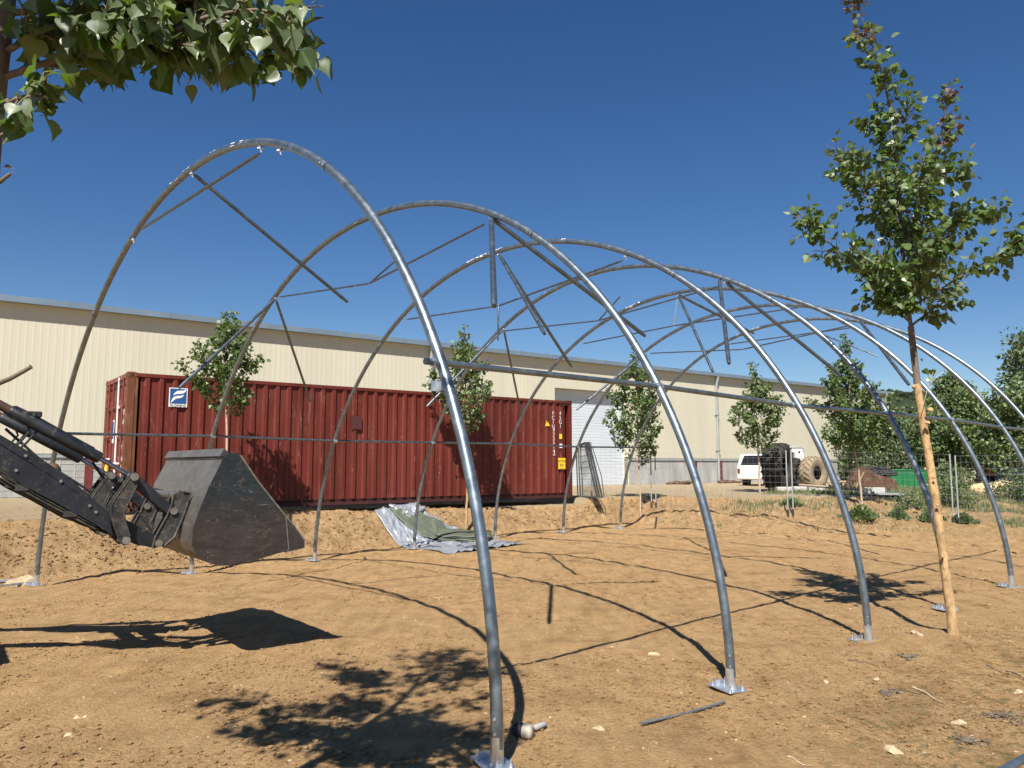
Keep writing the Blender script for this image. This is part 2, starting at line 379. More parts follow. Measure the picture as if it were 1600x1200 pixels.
M['rusty_rod'] = mat_simple('rusty_sleeve', (.075, .04, .027), .7, .2, .3, 8)
def mat_bucket(name, top, low, zsplit, zw):
    m, nt, b = new_mat(name); co = objco(nt); g = nt.nodes.new('ShaderNodeNewGeometry')
    sep = nt.nodes.new('ShaderNodeSeparateXYZ'); lnk(nt, g.outputs['Position'], sep.inputs[0])
    n = noise_n(nt, 5, 6, .7, co, .6); n2 = noise_n(nt, 3.5, 7, .7, objco(nt, (1, 1, 3)), .9)
    ad = nt.nodes.new('ShaderNodeMath'); ad.operation = 'MULTIPLY_ADD'; lnk(nt, n.outputs[0], ad.inputs[0]); ad.inputs[1].default_value = .35; lnk(nt, sep.outputs[2], ad.inputs[2])
    mr = nt.nodes.new('ShaderNodeMapRange'); mr.inputs[1].default_value = zsplit - zw + .17; mr.inputs[2].default_value = zsplit + zw + .17; lnk(nt, ad.outputs[0], mr.inputs[0])
    c = mixc(nt, mr.outputs[0], low, top)
    c = mixc(nt, .8, c, ramp_n(nt, n2.outputs[0], [(.3, (.55,) * 3), (.7, (1.4,) * 3)]).outputs[0], 'MULTIPLY')
    sc = noise_n(nt, 2.2, 8, .8, objco(nt, (2, 2, 9)), 1.2)
    c = mixc(nt, ramp_n(nt, sc.outputs[0], [(.60, (0, 0, 0)), (.68, (.5,) * 3)]).outputs[0], c, (.20, .18, .15))
    c = scratches(nt, c, objco(nt, (1, 1, 2.5)), (.26, .25, .23), .6); c = scratches(nt, c, objco(nt, (2.2, 2.2, 1.4)), (.22, .17, .11), .5, 3.3)
    mud = noise_n(nt, 4.2, 8, .78, co, .5); c = mixc(nt, ramp_n(nt, mud.outputs[0], [(.60, (0, 0, 0)), (.66, (.75,) * 3)]).outputs[0], c, (.20, .145, .085))
    lnk(nt, c, b.inputs['Base Color']); b.inputs['Metallic'].default_value = .45
    rr = ramp_n(nt, n.outputs[0], [(.3, (.36,) * 3), (.7, (.6,) * 3)]); lnk(nt, rr.outputs[0], b.inputs['Roughness'])
    bump_n(nt, n2.outputs[0], .2, .004, b); return m
M['bucket'] = mat_bucket('worn_bucket_steel', (.026, .034, .039), (.056, .044, .040), 1.42, .18)
M['bucket_back'] = mat_bucket('bucket_back_steel', (.125, .12, .115), (.11, .095, .082), 1.4, .3)
M['bark'] = mat_simple('peeled_trunk', (.43, .285, .14), .85, 0, .3, 12, dirt=(.16, .10, .06), dirt_amt=.45, bump=.9, bscale=45, stretch=(1, 1, .5), spec=.2)
M['bark_grey'] = mat_simple('grey_brown_bark', (.15, .12, .09), .9, 0, .35, 14, bump=.6, bscale=40, stretch=(1, 1, .4), spec=.2)
M['bark_pale'] = mat_simple('pale_thin_trunk', (.40, .32, .24), .9, 0, .25, 10, spec=.2)
M['leaf'] = mat_leaf('poplar_leaf', [(0, (.028, .060, .012)), (.45, (.055, .102, .020)), (.85, (.095, .155, .032)), (1, (.15, .195, .045))], .42, .28)
M['leaf_near'] = mat_leaf('poplar_leaf_near', [(0, (.018, .038, .009)), (.5, (.034, .068, .014)), (.9, (.065, .105, .02)), (1, (.16, .21, .03))], .42, .32, (.17, .28, .02))
M['leaf_brown'] = mat_leaf('dry_leaf', [(0, (.12, .05, .03)), (1, (.22, .10, .06))], .6, .2, (.2, .08, .04))
M['leaf_far'] = mat_leaf('broad_tree_leaf', [(0, (.036, .068, .018)), (.5, (.076, .12, .031)), (1, (.16, .20, .055))], .5, .2)
M['leaf_dark'] = mat_leaf('dark_tree_leaf', [(0, (.026, .049, .016)), (.6, (.056, .091, .028)), (1, (.11, .14, .042))], .5, .12)
M['weed'] = mat_leaf('weed_blade', [(0, (.05, .09, .025)), (.6, (.11, .15, .05)), (1, (.27, .22, .10))], .6, .2)
M['straw'] = mat_leaf('straw_blade', [(0, (.24, .18, .08)), (1, (.42, .33, .17))], .8, .2, (.3, .22, .1))
M['petiole'] = mat_simple('leaf_stalk', (.22, .22, .07), .6, 0, .2, 8)
M['wire'] = mat_simple('fence_wire', (.34, .36, .37), .45, .6, .1, 4)
M['hill'] = mat_simple('wooded_hill', (.040, .055, .030), .95, 0, .5, .08, bump=1, bscale=.35, bdist=4, spec=.05)
M['rust'] = mat_simple('rusted_steel', (.085, .042, .024), .85, .1, .4, 3, dirt=(.25, .16, .10), dirt_amt=.25, bump=.4, bscale=12)
M['tan_tyre'] = mat_simple('dusty_tan_tyre', (.27, .215, .145), .95, 0, .25, 5, bump=.3, bscale=20, spec=.1)
M['dark_tyre'] = mat_simple('dusty_black_tyre', (.045, .042, .038), .9, 0, .35, 4, bump=.3, bscale=20, spec=.15)
M['van'] = mat_simple('white_van_paint', (.56, .56, .53), .35, 0, .06, 2)
M['glass_dark'] = mat_simple('dark_glass', (.015, .015, .015), .1, 0, .1, 3)
M['green_paint'] = mat_simple('green_skip_paint', (.012, .145, .050), .5, 0, .12, 2)
M['whiteblock'] = mat_simple('whitish_block', (.42, .40, .37), .9, 0, .15, 6)
M['red_paint'] = mat_simple('red_machine_paint', (.40, .07, .04), .6, 0, .25, 4)
M['blue_car'] = mat_simple('dark_blue_paint', (.03, .045, .08), .25, .2, .1, 4)
M['silver'] = mat_simple('silver_plastic', (.30, .325, .36), .42, .4, .15, 4, bump=.5, bscale=14, bdist=.03)
M['green_tarp'] = mat_simple('olive_tarp', (.085, .10, .07), .55, 0, .15, 3, bump=.2, bscale=10)
M['tarp_edge'] = mat_simple('dark_tarp_edge', (.025, .028, .022), .6, 0, .2, 6)
M['rubber_white'] = mat_simple('dusty_white_rubber', (.46, .41, .32), .8, 0, .18, 20, dirt=(.3, .27, .22), dirt_amt=.2)
M['rebar'] = mat_simple('grey_rebar', (.16, .17, .18), .6, .5, .2, 20)
M['rope'] = mat_simple('yellow_strap', (.62, .46, .06), .7, 0, .15, 10)
M['sandpile'] = mat_simple('sand_pile', (.50, .37, .22), .95, 0, .2, 3, bump=.5, bscale=12, spec=.1)

# ------------------------------------------------------------------ the ground
def make_ground():
    xs = np.concatenate([-np.geomspace(1, 60, 26)[::-1] * 10 - 12, np.arange(-21, -9, .12), np.arange(-9, 14, .042), np.arange(14, 30, .13), np.geomspace(30, 1500, 34)])
    ys = np.concatenate([-np.geomspace(2, 200, 14)[::-1], np.arange(-1.5, 3.2, .10), np.arange(3.2, 10, .028), np.arange(10, 24, .05), np.arange(24, 40, .12), np.geomspace(40, 2500, 60)])
    xs = np.unique(np.round(xs, 4)); ys = np.unique(np.round(ys, 4))
    X, Y = np.meshgrid(xs, ys); x = X.ravel(); y = Y.ravel(); z = gz(x, y)
    s, t, fl, bank, slope = ground_parts(x, y)
    yard = sst((bank - .93) / .06) * (1 - sst((t - 2.0 + vnoise(x * .5, y * .5, 4) * 2) / 3))
    rightback = sst((s - 15) / 3) * sst((t + 3.5) / 3)
    turf = np.clip(sst((t - 5.8) / 1.2) * sst((x - 1.2 + vnoise(x, y, 2)) / 1.5) * .8 + rightback * .45, 0, 1)
    sl = np.clip(slope * 1.3 * (s < 40), 0, 1)
    nx, ny = len(xs), len(ys); I = np.arange(nx * ny).reshape(ny, nx)
    Fc = np.stack([I[:-1, :-1], I[:-1, 1:], I[1:, 1:], I[1:, :-1]], -1).reshape(-1, 4)
    o = arr_obj('ground', np.stack([x, y, z], 1), Fc, M['ground'], smooth=True, attr={'slope': sl, 'yard': yard, 'turf': turf})
    tag(o, kind='structure')
make_ground()

def scatter_mesh(name, pts, sizes, mat, seed, flat=.6, sub=1, rockiness=.35, slope=None):
    rs = np.random.RandomState(seed); V0, F0 = ICO[sub]; F0 = np.array(F0); n = len(pts)
    nv = len(V0)
    ang = rs.uniform(0, 6.28, n); ca, sa = np.cos(ang), np.sin(ang)
    V = V0[None] * (1 + rockiness * (rs.rand(n, nv) - .5))[..., None]
    V = V * (sizes[:, None, None] * np.stack([np.ones(n), rs.uniform(.6, 1, n), rs.uniform(.5, 1, n) * flat], 1)[:, None, :])
    x = V[..., 0] * ca[:, None] - V[..., 1] * sa[:, None]; y = V[..., 0] * sa[:, None] + V[..., 1] * ca[:, None]
    P = np.stack([x + pts[:, 0:1], y + pts[:, 1:2], V[..., 2] + pts[:, 2:3]], -1).reshape(-1, 3)
    Fc = (F0[None] + (np.arange(n) * nv)[:, None, None]).reshape(-1, 3)
    return arr_obj(name, P, Fc, mat, attr={'slope': np.full(len(P), slope)} if slope is not None else None)
def make_clods():
    rs = np.random.RandomState(5)
    # fine crumbs over the floor, denser clods on the bank
    n = 90000; r = 3.4 + 15 * rs.rand(n) ** 1.2; a = rs.uniform(-.68, .68, n); x = r * np.tan(a); y = r
    keep = fbm(x * 1.3, y * 1.3, 61, 4) * 1.6 + rs.uniform(-.35, .35, n) > .08; x = x[keep]; y = y[keep]
    sz = .004 + .020 * rs.rand(len(x)) ** 4
    P = np.stack([x, y, gz(x, y) + sz * .35], 1)
    tag(scatter_mesh('loose_clods', P, sz, M['ground'], 1), kind='stuff')
    n = 60000; s = rs.uniform(-3.5, 17, n); t = rs.uniform(-8.2, -5.6, n); k = rs.rand(n) < .22
    s[k] = rs.uniform(13.4, 20, k.sum()); t[k] = rs.uniform(-6, 5, k.sum())
    x = TX + DV[0] * s + NV[0] * t; y = TY + DV[1] * s + NV[1] * t
    _, _, _, bank, slope = ground_parts(x, y); keep = rs.rand(n) < slope * .9 + .05
    x, y = x[keep], y[keep]; sz = .007 + .036 * rs.rand(len(x)) ** 6
    P = np.stack([x, y, gz(x, y) + sz * .15], 1)
    tag(scatter_mesh('bank_rubble', P, sz, M['ground'], 2, .8, slope=1.0), kind='stuff')
    n = 5200; r = 3.4 + 20 * rs.rand(n) ** 1.2; a = rs.uniform(-.68, .68, n); x = r * np.tan(a); y = r
    sz = .003 + .014 * rs.rand(n) ** 7; P = np.stack([x, y, gz(x, y) + sz * .15], 1)
    tag(scatter_mesh('pale_gravel', P, sz, M['stone'], 3, .6), kind='stuff')
make_clods()
ROCKS = [(1023, 1024, .11, 'pale rounded stone alone on the floor between the first and second hoop feet'),
         (1434, 992, .11, 'flat pale stone lying left of the peeled tree trunk'),
         (1397, 1176, .10, 'pale flat stone in the dry turf at the bottom right'),
         (1500, 1131, .10, 'small pale stone beside twigs at the lower right'),
         (1588, 1083, .09, 'small whitish stone near the right edge of the floor'),
         (1372, 1064, .07, 'small pale stone right of the third hoop foot'),
         (36, 912, .36, 'large pale boulder behind the leftmost hoop foot'),
         (935, 1140, .06, 'thin pale stone flake between the mallet and the iron bar'),
         (1289, 1066, .06, 'tiny pale stone midway between the third hoop foot and the iron bar'),
         (122, 1122, .06, 'dusty stone on the bare floor at the lower left'),
         (105, 1150, .06, 'flat dusty slab of stone at the lower left corner')]
for k, (px, py, sz, lab) in enumerate(ROCKS):
    p = gnd(px, py); b = MB(); b.blob((p[0], p[1], p[2] + sz * .02), (sz, sz * .72, sz * .5), 100 + k, 2, .45, k * 1.3); rs = np.random.RandomState(k); b.v = [tuple(np.array(q) + rs.randn(3) * sz * .035) for q in b.v]; b.sm = [False] * len(b.sm)
    tag(b.build('stone' if sz < .3 else 'boulder', M['stone']), lab, 'stone', 'loose stones on the ground')

# ------------------------------------------------------------------ hoops of the tunnel
ARCH = np.array([
 [-1.751,-0.030, 0.001,5.579,5.146,2.061,1.945, 0.078, 0.183,0.140,-0.107],
 [ 0.694,-0.002,-0.001,5.530,5.221,2.085,1.934, 0.076,-0.054,0.082,-0.153],
 [ 3.174, 0.019,-0.004,5.528,5.222,2.021,1.947, 0.015, 0.043,0.055,-0.125],
 [ 5.584, 0.021, 0.003,5.492,5.269,1.948,2.037, 0.081,-0.011,0.080,-0.040],
 [ 8.095, 0.008,-0.007,5.514,5.219,2.021,1.951,-0.091, 0.019,0.071, 0.015],
 [10.491, 0.029, 0.001,5.530,5.236,2.036,1.939,-0.061, 0.031,0.064, 0.029],
 [12.771, 0.045, 0.007,5.474,5.288,2.062,1.930,-0.048,-0.034,0.010,-0.004]])
TT = np.linspace(0, math.pi, 181)
def arch(i, T=TT):
    s, lat, dy, w, h, p, q, lean, skew, zn, zf = ARCH[i]
    yw = YAW + dy; dd = np.array([math.sin(yw), math.cos(yw)]); nn = np.array([dd[1], -dd[0]])
    cx = np.cos(T); sx = np.sin(T)
    X = w * np.sign(cx) * np.abs(cx) ** (2 / p); Z = h * np.abs(sx) ** (2 / q)
    X = X + lat + skew * (Z / h) ** 2; c = np.array([TX, TY]) + DV * s
    zz = zn * (1 + X / w) / 2 + zf * (1 - X / w) / 2
    P = c + np.outer(X, nn) + np.outer(lean * (Z / h), DV)
    return np.column_stack([P, Z + zz])
ARC = []
for i in range(7):
    P = arch(i, np.linspace(0, math.pi, 721)); d = np.r_[0, np.cumsum(np.linalg.norm(np.diff(P, axis=0), axis=1))]
    u = np.linspace(0, d[-1], 150); ARC.append(np.stack([np.interp(u, d, P[:, k]) for k in range(3)], 1))
def arch_n(i):
    yw = YAW + ARCH[i][2]; return np.array([math.sin(yw), math.cos(yw), 0.0])
def node(i, px, py):
    Q = project(ARC[i]); k = int(np.argmin(((Q - (px, py)) ** 2).sum(1))); return ARC[i][k]
def in_arch(i, px, py):
    s = ARCH[i][0]; c = np.array([TX + DV[0] * s, TY + DV[1] * s, 0]); n = arch_n(i)
    P = on_plane(px, py, c, n)
    lean = ARCH[i][7] * P[2] / 5.2
    return on_plane(px, py, c + np.array([DV[0], DV[1], 0]) * lean, n)

TR = .0365
frame = thing('tunnel_frame', 'open galvanised steel greenhouse tunnel frame of seven hoops standing on bare earth', 'greenhouse frame', gpt(TX + 5 * DV[0], TY + 5 * DV[1]))
for i in range(7):
    P = ARC[i]; mb = MB(); n = len(P)
    # three bent pipes sleeved into one another: joints at the haunches and a seam at the crown
    ks = [0, int(n * .29), int(n * .5), int(n * .71), n - 1]
    rad = [TR, TR * 1.045, TR * 1.045, TR]
    for a in range(4):
        seg = P[ks[a]:ks[a + 1] + 1]
        mb.tube(seg, rad[a], 16, True)
    hp = mb.build('hoop', M['galv'], frame)
    # base plates with bolts
    for side, k0, k1 in ((1, 0, 3), (-1, n - 1, n - 4)):
        p = P[k0]; g = max(float(gz(p[0], p[1])), -0.2); pz = min(g, p[2]) + .02
        ang = YAW + .35 * side; ca, sa = math.cos(-ang), math.sin(-ang); Rm = np.array([[ca, -sa, 0], [sa, ca, 0], [0, 0, 1]])
        b = MB(); cpt = np.array([p[0], p[1], pz])
        b.box(cpt + Rm @ np.array([-.05, 0, 0]), (.29, .18, .010), Rm, .003)
        b.tube([cpt, cpt + (P[k1] - P[k0]) / np.linalg.norm(P[k1] - P[k0]) * (.16 + max(0, p[2] - pz))], TR * 1.06, 16)
        b.box(cpt + Rm @ np.array([-.12, 0, .025]), (.008, .14, .04), Rm)
        for (dx, dy) in ((-.15, .06), (-.15, -.06), (.06, .06), (.06, -.06), (-.08, .0)):
            q = cpt + Rm @ np.array([dx, dy, 0]); b.tube([q, q + np.array([0, 0, .05])], .008, 6); b.tube([q + np.array([0, 0, .006]), q + np.array([0, 0, .024])], .015, 6)
        b.build('base_plate', M['zinc'], hp)
        # screw heads on the leg
        u = P[k1] - P[k0]; u /= np.linalg.norm(u); side_v = np.array([-.25, -1, 0]) / 1.03
        for h in (.19, .27):
            q = P[k0] + u * h + side_v * TR * .95; MB().tube([q, q + side_v * .012], .008, 6).build('bolt', M['zinc'], hp)
    # sleeve collar and screws at joints
    for k in (ks[1], ks[3], ks[2]):
        u = P[k + 1] - P[k - 1]; u /= np.linalg.norm(u); MB().tube([P[k] - u * .012, P[k] + u * .012], TR * 1.09, 16).build('joint_sleeve', M['galv_dark'], hp)
        side_v = np.array([-.25, -1, -.2]) / 1.05
        for h in (-.05, -.11):
            q = P[k] - u * h * (-1 if k == ks[3] else 1) + side_v * TR * 1.0; MB().tube([q, q + side_v * .010], .009, 6).build('bolt', M['zinc'], hp)
    # torn scraps of white film stuck to the upper side
    for (a, b_) in {0: ((238, 388),), 2: ((700, 792), (868, 888)), 3: ((830, 866), (902, 932), (1000, 1028)), 4: ((975, 1008),), 6: ((1146, 1192),)}.get(i, ()):
        Q = project(P); rs = np.random.RandomState(i * 7 + a); idx = [j for j in range(n) if a <= Q[j, 0] <= b_ and Q[j, 1] < Q[n // 2, 1] + 260 and P[j, 2] > 2.5]
        fs = MB(); j = 0
        while j < len(idx) - 2:
            m_ = rs.randint(1, 4)
            if rs.rand() < .6:
                for c_ in range(m_):
                    if j + c_ + 1 >= len(idx): break
                    A_, B_ = P[idx[j + c_]], P[idx[j + c_ + 1]]; u = (B_ - A_) / np.linalg.norm(B_ - A_); up = np.array([0, 0, 1.0]); up -= u * np.dot(up, u); up /= np.linalg.norm(up); sd = np.cross(u, up); r0 = TR * 1.10
                    if sd[1] > 0: sd = -sd
                    w0, w1 = rs.uniform(.7, 2.0, 2); V = []
                    for pp, w_ in ((A_ + (B_ - A_) * rs.uniform(0, .3), w0), (A_ + (B_ - A_) * rs.uniform(.7, 1), w1)):
                        for th in (-.3, -.1 + .5 * w_, -.1 + w_): V.append(pp + r0 * (math.cos(th) * up + math.sin(th) * sd))
                    fs.add(V, [(0, 1, 4, 3), (1, 2, 5, 4)], True)
                if fs.f: fs.build('film_scrap', M['sign_white'], hp); fs = MB()
            j += m_
def clamp(i, P, par):
    b = MB(); s = .036
    b.box(P + np.array([0, 0, -.045]), (s, s, .06), None, .008); b.tube([P + np.array([-.028, 0, -.06]), P + np.array([.028, 0, -.06])], .009, 6)
    b.tube([P + np.array([0, 0, -.07]), P + np.array([.01, 0, -.10])], .010, 6)
    b.build('clamp', M['zinc'], frame)
TIES = [(0, (221, 358), (405, 240), .0175), (1, (437, 464), (577, 443), .013), (1, (577, 443), (757, 350), .014), (1, (577, 443), (616, 409), .012),
        (2, (636, 499), (779, 478), .013), (2, (779, 478), (973, 407), .015), (3, (788, 517), (935, 501), .013), (3, (935, 501), (1124, 447), .014), (3, (935, 501), (969, 463), .014),
        (4, (911, 537), (1053, 509), .014), (4, (1053, 509), (1250, 480), .014), (5, (1016, 552), (1160, 546), .014), (5, (1160, 546), (1335, 507), .015), (6, (1137, 538), (1330, 512), .015), (6, (1286, 523), (1372, 557), .016),
        (2, (779, 478), (778, 532), .014), (4, (1058, 466), (1053, 508), .009)]
for (i, a, b, r) in TIES:
    A = in_arch(i, *a); B = in_arch(i, *b)
    mb = MB().tube([A, A * .98 + B * .02, B * .98 + A * .02, B], [r * .6, r, r, r * .6], 8)
    mb.build('tie_bar', M['galv_dark'] if r > .01 else M['zinc'], frame)
def purlin_end(A, px, py, L, far):
    d = ray(px, py); d = d / np.linalg.norm(d); w = A - ORG; b = np.dot(d, w); c = np.dot(w, w) - L * L
    D = b * b - c
    t = b if D < 0 else b + (math.sqrt(D) if far else -math.sqrt(D))
    return ORG + d * t
PURL = [(0, (305, 272), (543, 472), 2.45, 1, .022), (1, (437, 466), (485, 628), 2.4, 1, .021), (1, (437, 463), (280, 606), 2.4, 0, .024), (1, (760, 345), (772, 478), 2.35, 0, .029), (1, (768, 344), (1008, 525), 2.45, 1, .026),
        (2, (781, 396), (851, 522), 2.4, 0, .026), (2, (781, 398), (893, 573), 2.4, 1, .026), (3, (788, 514), (815, 650), 2.4, 1, .022), (3, (788, 514), (667, 635), 2.4, 0, .024), (3, (1124, 442), (1139, 568), 2.35, 0, .029), (3, (1132, 444), (1313, 586), 2.45, 1, .028),
        (4, (1060, 464), (1114, 581), 2.4, 0, .027), (4, (1063, 466), (1178, 521), 2.4, 1, .026), (5, (1013, 552), (1016, 622), 2.4, 1, .025), (5, (1013, 552), (901, 640), 2.4, 0, .027), (5, (1340, 505), (1420, 601), 2.4, 0, .03)]
seen = set()
for (i, a, b, L, far, r) in PURL:
    A = node(i, *a) + np.array([0, 0, -.05]); B = purlin_end(A, b[0], b[1], L, far)
    MB().tube([A, A * .97 + B * .03, B * .96 + A * .04, B], [r * .55, r, r, r * .8], 10).build('hanging_purlin', M['galv_dark'], frame)
    if (i, a[0] // 12) not in seen: clamp(i, node(i, *a), frame); seen.add((i, a[0] // 12))
for (i, a) in ((0, (217, 372)), (0, (408, 225)), (0, (436, 224)), (2, (973, 395))): clamp(i, node(i, *a), frame)
# side rails through all hoops
def at_height(i, z, side):
    P = ARC[i]; k = [j for j in range(len(P)) if (j < 75) == (side > 0)]
    j = min(k, key=lambda j: abs(P[j][2] - z)); return P[j]
for side, hz, r, inw in ((1, 2.49, .023, -.02), (-1, 2.32, .024, .0)):
    pts = []
    for i in range(7):
        p = at_height(i, hz, side) + np.array([NV[0], NV[1], 0]) * inw; p[2] = hz + .02 * math.sin(i * 2.1); pts.append(p)
    d = (pts[1] - pts[0]) / np.linalg.norm(pts[1] - pts[0])
    if side > 0: ext = [pts[0] - d * .10] + pts + [pts[-1] + d * .4]
    else: ext = [pts[0]] + pts[1:] + [pts[-1] + d * .3]
    dense = []
    for a, b in zip(ext[:-1], ext[1:]):
        for k in range(4): dense.append(a + (b - a) * k / 4)
    dense.append(ext[-1])
    MB().tube(dense, r, 10).build('side_rail', M['galv_dark'] if side < 0 else M['galv'], frame)
    for p in pts:
        b = MB(); b.tube([p - d * .035, p + d * .035], r * 1.5, 10); b.build('rail_clip', M['zinc'], frame)
p0 = at_height(0, 2.49, 1); q = on_plane(682, 603, p0 + np.array([DV[0], DV[1], 0]) * -.06, arch_n(0))
MB().box(q, (.07, .012, .07), None, .003).build('end_bracket', M['zinc'], frame)

# ------------------------------------------------------------------ shipping container
def make_container():
    CX, CY, CZ, A = -7.9288, 15.7964, 0.8526, 0.92513
    u = np.array([math.sin(A), math.cos(A), 0]); v = np.array([-u[1], u[0], 0]); k = np.array([0, 0, 1.0])
    O = np.array([CX, CY, CZ]); L, Wd, H = 12.192, 2.438, 2.896
    P = lambda s, t, z: O + u * s + v * t + k * z
    Rm = np.stack([u, v, k], 1)
    c = thing('shipping_container', 'long rust-red corrugated shipping container standing on the earth bank in front of the cream building', 'container', P(L / 2, Wd / 2, 0))
    def bx(mb, s0, s1, t0, t1, z0, z1, bev=0.0):
        mb.box(P((s0 + s1) / 2, (t0 + t1) / 2, (z0 + z1) / 2), (s1 - s0, t1 - t0, z1 - z0), Rm, bev)
    # corrugated long walls
    pitch = .278; prof = []
    n = int((L - .36) / pitch); off = (L - n * pitch) / 2
    for j in range(n):
        s0 = off + j * pitch; prof += [(s0, .052), (s0 + .070, .052), (s0 + .104, .010), (s0 + .176, .010), (s0 + .210, .052)]
    prof.append((off + n * pitch, .052))
    for t_base, sg, nm in ((0.0, 1, 'side_wall'), (Wd, -1, 'side_wall')):
        V = []; 
        for (s, d) in prof: V += [P(s, t_base + sg * d, .16), P(s, t_base + sg * d, H - .10)]
        m = len(prof); Fc = [(2 * i, 2 * i + 2, 2 * i + 3, 2 * i + 1) for i in range(m - 1)]
        MB().add(V, Fc).build(nm, M['container'], c)
    mb = MB(); bx(mb, .05, L - .05, .02, Wd - .02, H - .045, H - .02); mb.build('roof', M['container'], c)
    mb = MB(); bx(mb, .2, L - .2, .05, Wd - .05, .10, .16); mb.build('floor', M['dark_rail'], c)
    for t0, t1 in ((.0, .06), (Wd - .06, Wd)):
        mb = MB(); bx(mb, .16, L - .16, t0, t1, H - .10, H - .02, .006); mb.build('top_rail', M['container'], c)
        mb = MB(); bx(mb, .16, L - .16, t0 + (.05 if t0 < 1 else -.05), t1 + (.05 if t0 < 1 else -.05), .02, .155); mb.build('bottom_rail', M['dark_rail'], c)
    for s0, s1, m_ in ((0, .16, 'rust_post'), (L - .12, L, 'container')):
        for t0, t1 in ((0, .15), (Wd - .15, Wd)):
            mb = MB(); bx(mb, s0 + .004, s1 - .004, t0 + .004, t1 - .004, .118, H - .118, .01)
            if s0 == 0 and t0 == 0: bx(mb, .16, .21, .004, .05, .118, H - .118)
            mb.build('corner_post', M[m_], c)
    for s0 in (0, L - .178):
        for t0 in (0, Wd - .162):
            for z0 in (0, H - .118):
                mb = MB(); bx(mb, s0, s0 + .178, t0, t0 + .162, z0, z0 + .118, .012)
                q = mb.build('corner_casting', M['rust_post'] if s0 == 0 else M['dark_rail'], c)
                h = MB(); sgn = -1 if t0 == 0 else 1
                tt = t0 - .001 if t0 == 0 else t0 + .163
                h.box(P(s0 + .09, tt, z0 + .059), (.07, .006, .05), Rm)
                h.box(P(s0 - .001 if s0 == 0 else s0 + .179, t0 + .08, z0 + .059), (.006, .07, .05), Rm); h.build('casting_hole', M['black'], q)
    # door end at s=0
    mb = MB(); bx(mb, .01, .12, .15, Wd - .15, H - .118, H - .02); bx(mb, .01, .12, .15, Wd - .15, .03, .14); mb.build('door_frame', M['container_door'], c)
    for d in range(2):
        t0 = .155 + d * (Wd / 2 - .155); t1 = t0 + Wd / 2 - .165
        V = []; zs = []; z = .15
        prof2 = [(.15, .05), (.35, .05), (.38, .085), (.80, .085), (.83, .05), (1.0, .05), (1.03, .085), (1.50, .085), (1.53, .05), (1.72, .05), (1.75, .085), (2.15, .085), (2.18, .05), (2.36, .05), (2.39, .085), (2.66, .085), (2.69, .05), (H - .125, .05)]
        for (z, dd) in prof2: V += [P(dd, t0 + .05, z), P(dd, t1 - .05, z)]
        mb = MB().add(V, [(2 * i, 2 * i + 1, 2 * i + 3, 2 * i + 2) for i in range(len(prof2) - 1)])
        bx(mb, .035, .08, t0, t0 + .055, .15, H - .125); bx(mb, .035, .08, t1 - .055, t1, .15, H - .125)
        dr = mb.build('door', M['container_door'], c)
        for tr in (t0 + .28, t1 - .28):
            r = MB().tube([P(.012, tr, .06), P(.012, tr, H - .05)], .02, 8)
            for zz in (.12, 1.0, 1.6, 2.2, H - .10): r.box(P(.02, tr, zz), (.045, .10, .06), Rm, .006)
            r.build('lock_rod', M['letter'] if (d == 0 and tr > .6) else M['container_door'], dr)
            h = MB(); h.box(P(-.008, tr + .16, 1.0 + (tr > 1) * .1), (.02, .42, .035), Rm, .004); h.build('handle', M['letter'], dr)
        for zz in (.35, .95, 1.6, 2.3, 2.7):
            th = t0 + .02 if d == 0 else t1 - .02
            MB().box(P(.018, th, zz), (.03, .12, .09), Rm, .005).build('hinge', M['container_door'], dr)
    # other end wall
    mb = MB(); bx(mb, L - .09, L - .05, .15, Wd - .15, .12, H - .1); mb.build('end_wall', M['container'], c)
    # far top lip plate at the upper right corner
    mb = MB(); bx(mb, L - .50, L - .178, -.004, .0, H - .16, H - .118); mb.build('corner_gusset', M['dark_rail'], c)
    # ---- stickers and lettering on the long side (all a few mm proud)
    def decal(poly, m_, t=-.004, name='sticker', thick=.003, par=c):
        Q = [P(s, t, z) for (s, z) in poly]; return MB().prism(Q[::-1], -v * thick).build(name, M[m_], par)
    def loc(px, py):            # a pixel on the long side -> (s, z) on it
        q = on_plane(px, py, O, v); return float(np.dot(q - O, u)), float(q[2] - CZ)
    s0, z1 = loc(264.5, 605.5); s1, z0 = loc(292, 636.5)
    w = s1 - s0; h = z1 - z0
    lg = decal([(s0, z0), (s1, z0), (s1, z1), (s0, z1)], 'sign_white', name='logo_panel')
    lb = decal([(s0 + .05 * w, z0 + .17 * h), (s1 - .05 * w, z0 + .17 * h), (s1 - .05 * w, z1 - .04 * h), (s0 + .05 * w, z1 - .04 * h)], 'sign_blue', -.008, 'logo_field', par=lg)
    def sw(pts, nm='logo_stripe'):
        return decal([(s0 + a * w, z0 + b * h) for a, b in pts], 'sign_white', -.012, nm, par=lg)
    # two white swooping bands of the emblem
    sw([(.22, .60), (.30, .74), (.44, .84), (.60, .86), (.76, .87), (.93, .95), (.90, .85), (.80, .75), (.66, .70), (.50, .69), (.36, .66)])
    sw([(.11, .20), (.15, .36), (.24, .50), (.36, .57), (.50, .585), (.64, .60), (.80, .66), (.74, .54), (.60, .47), (.46, .45), (.33, .40), (.22, .30)])
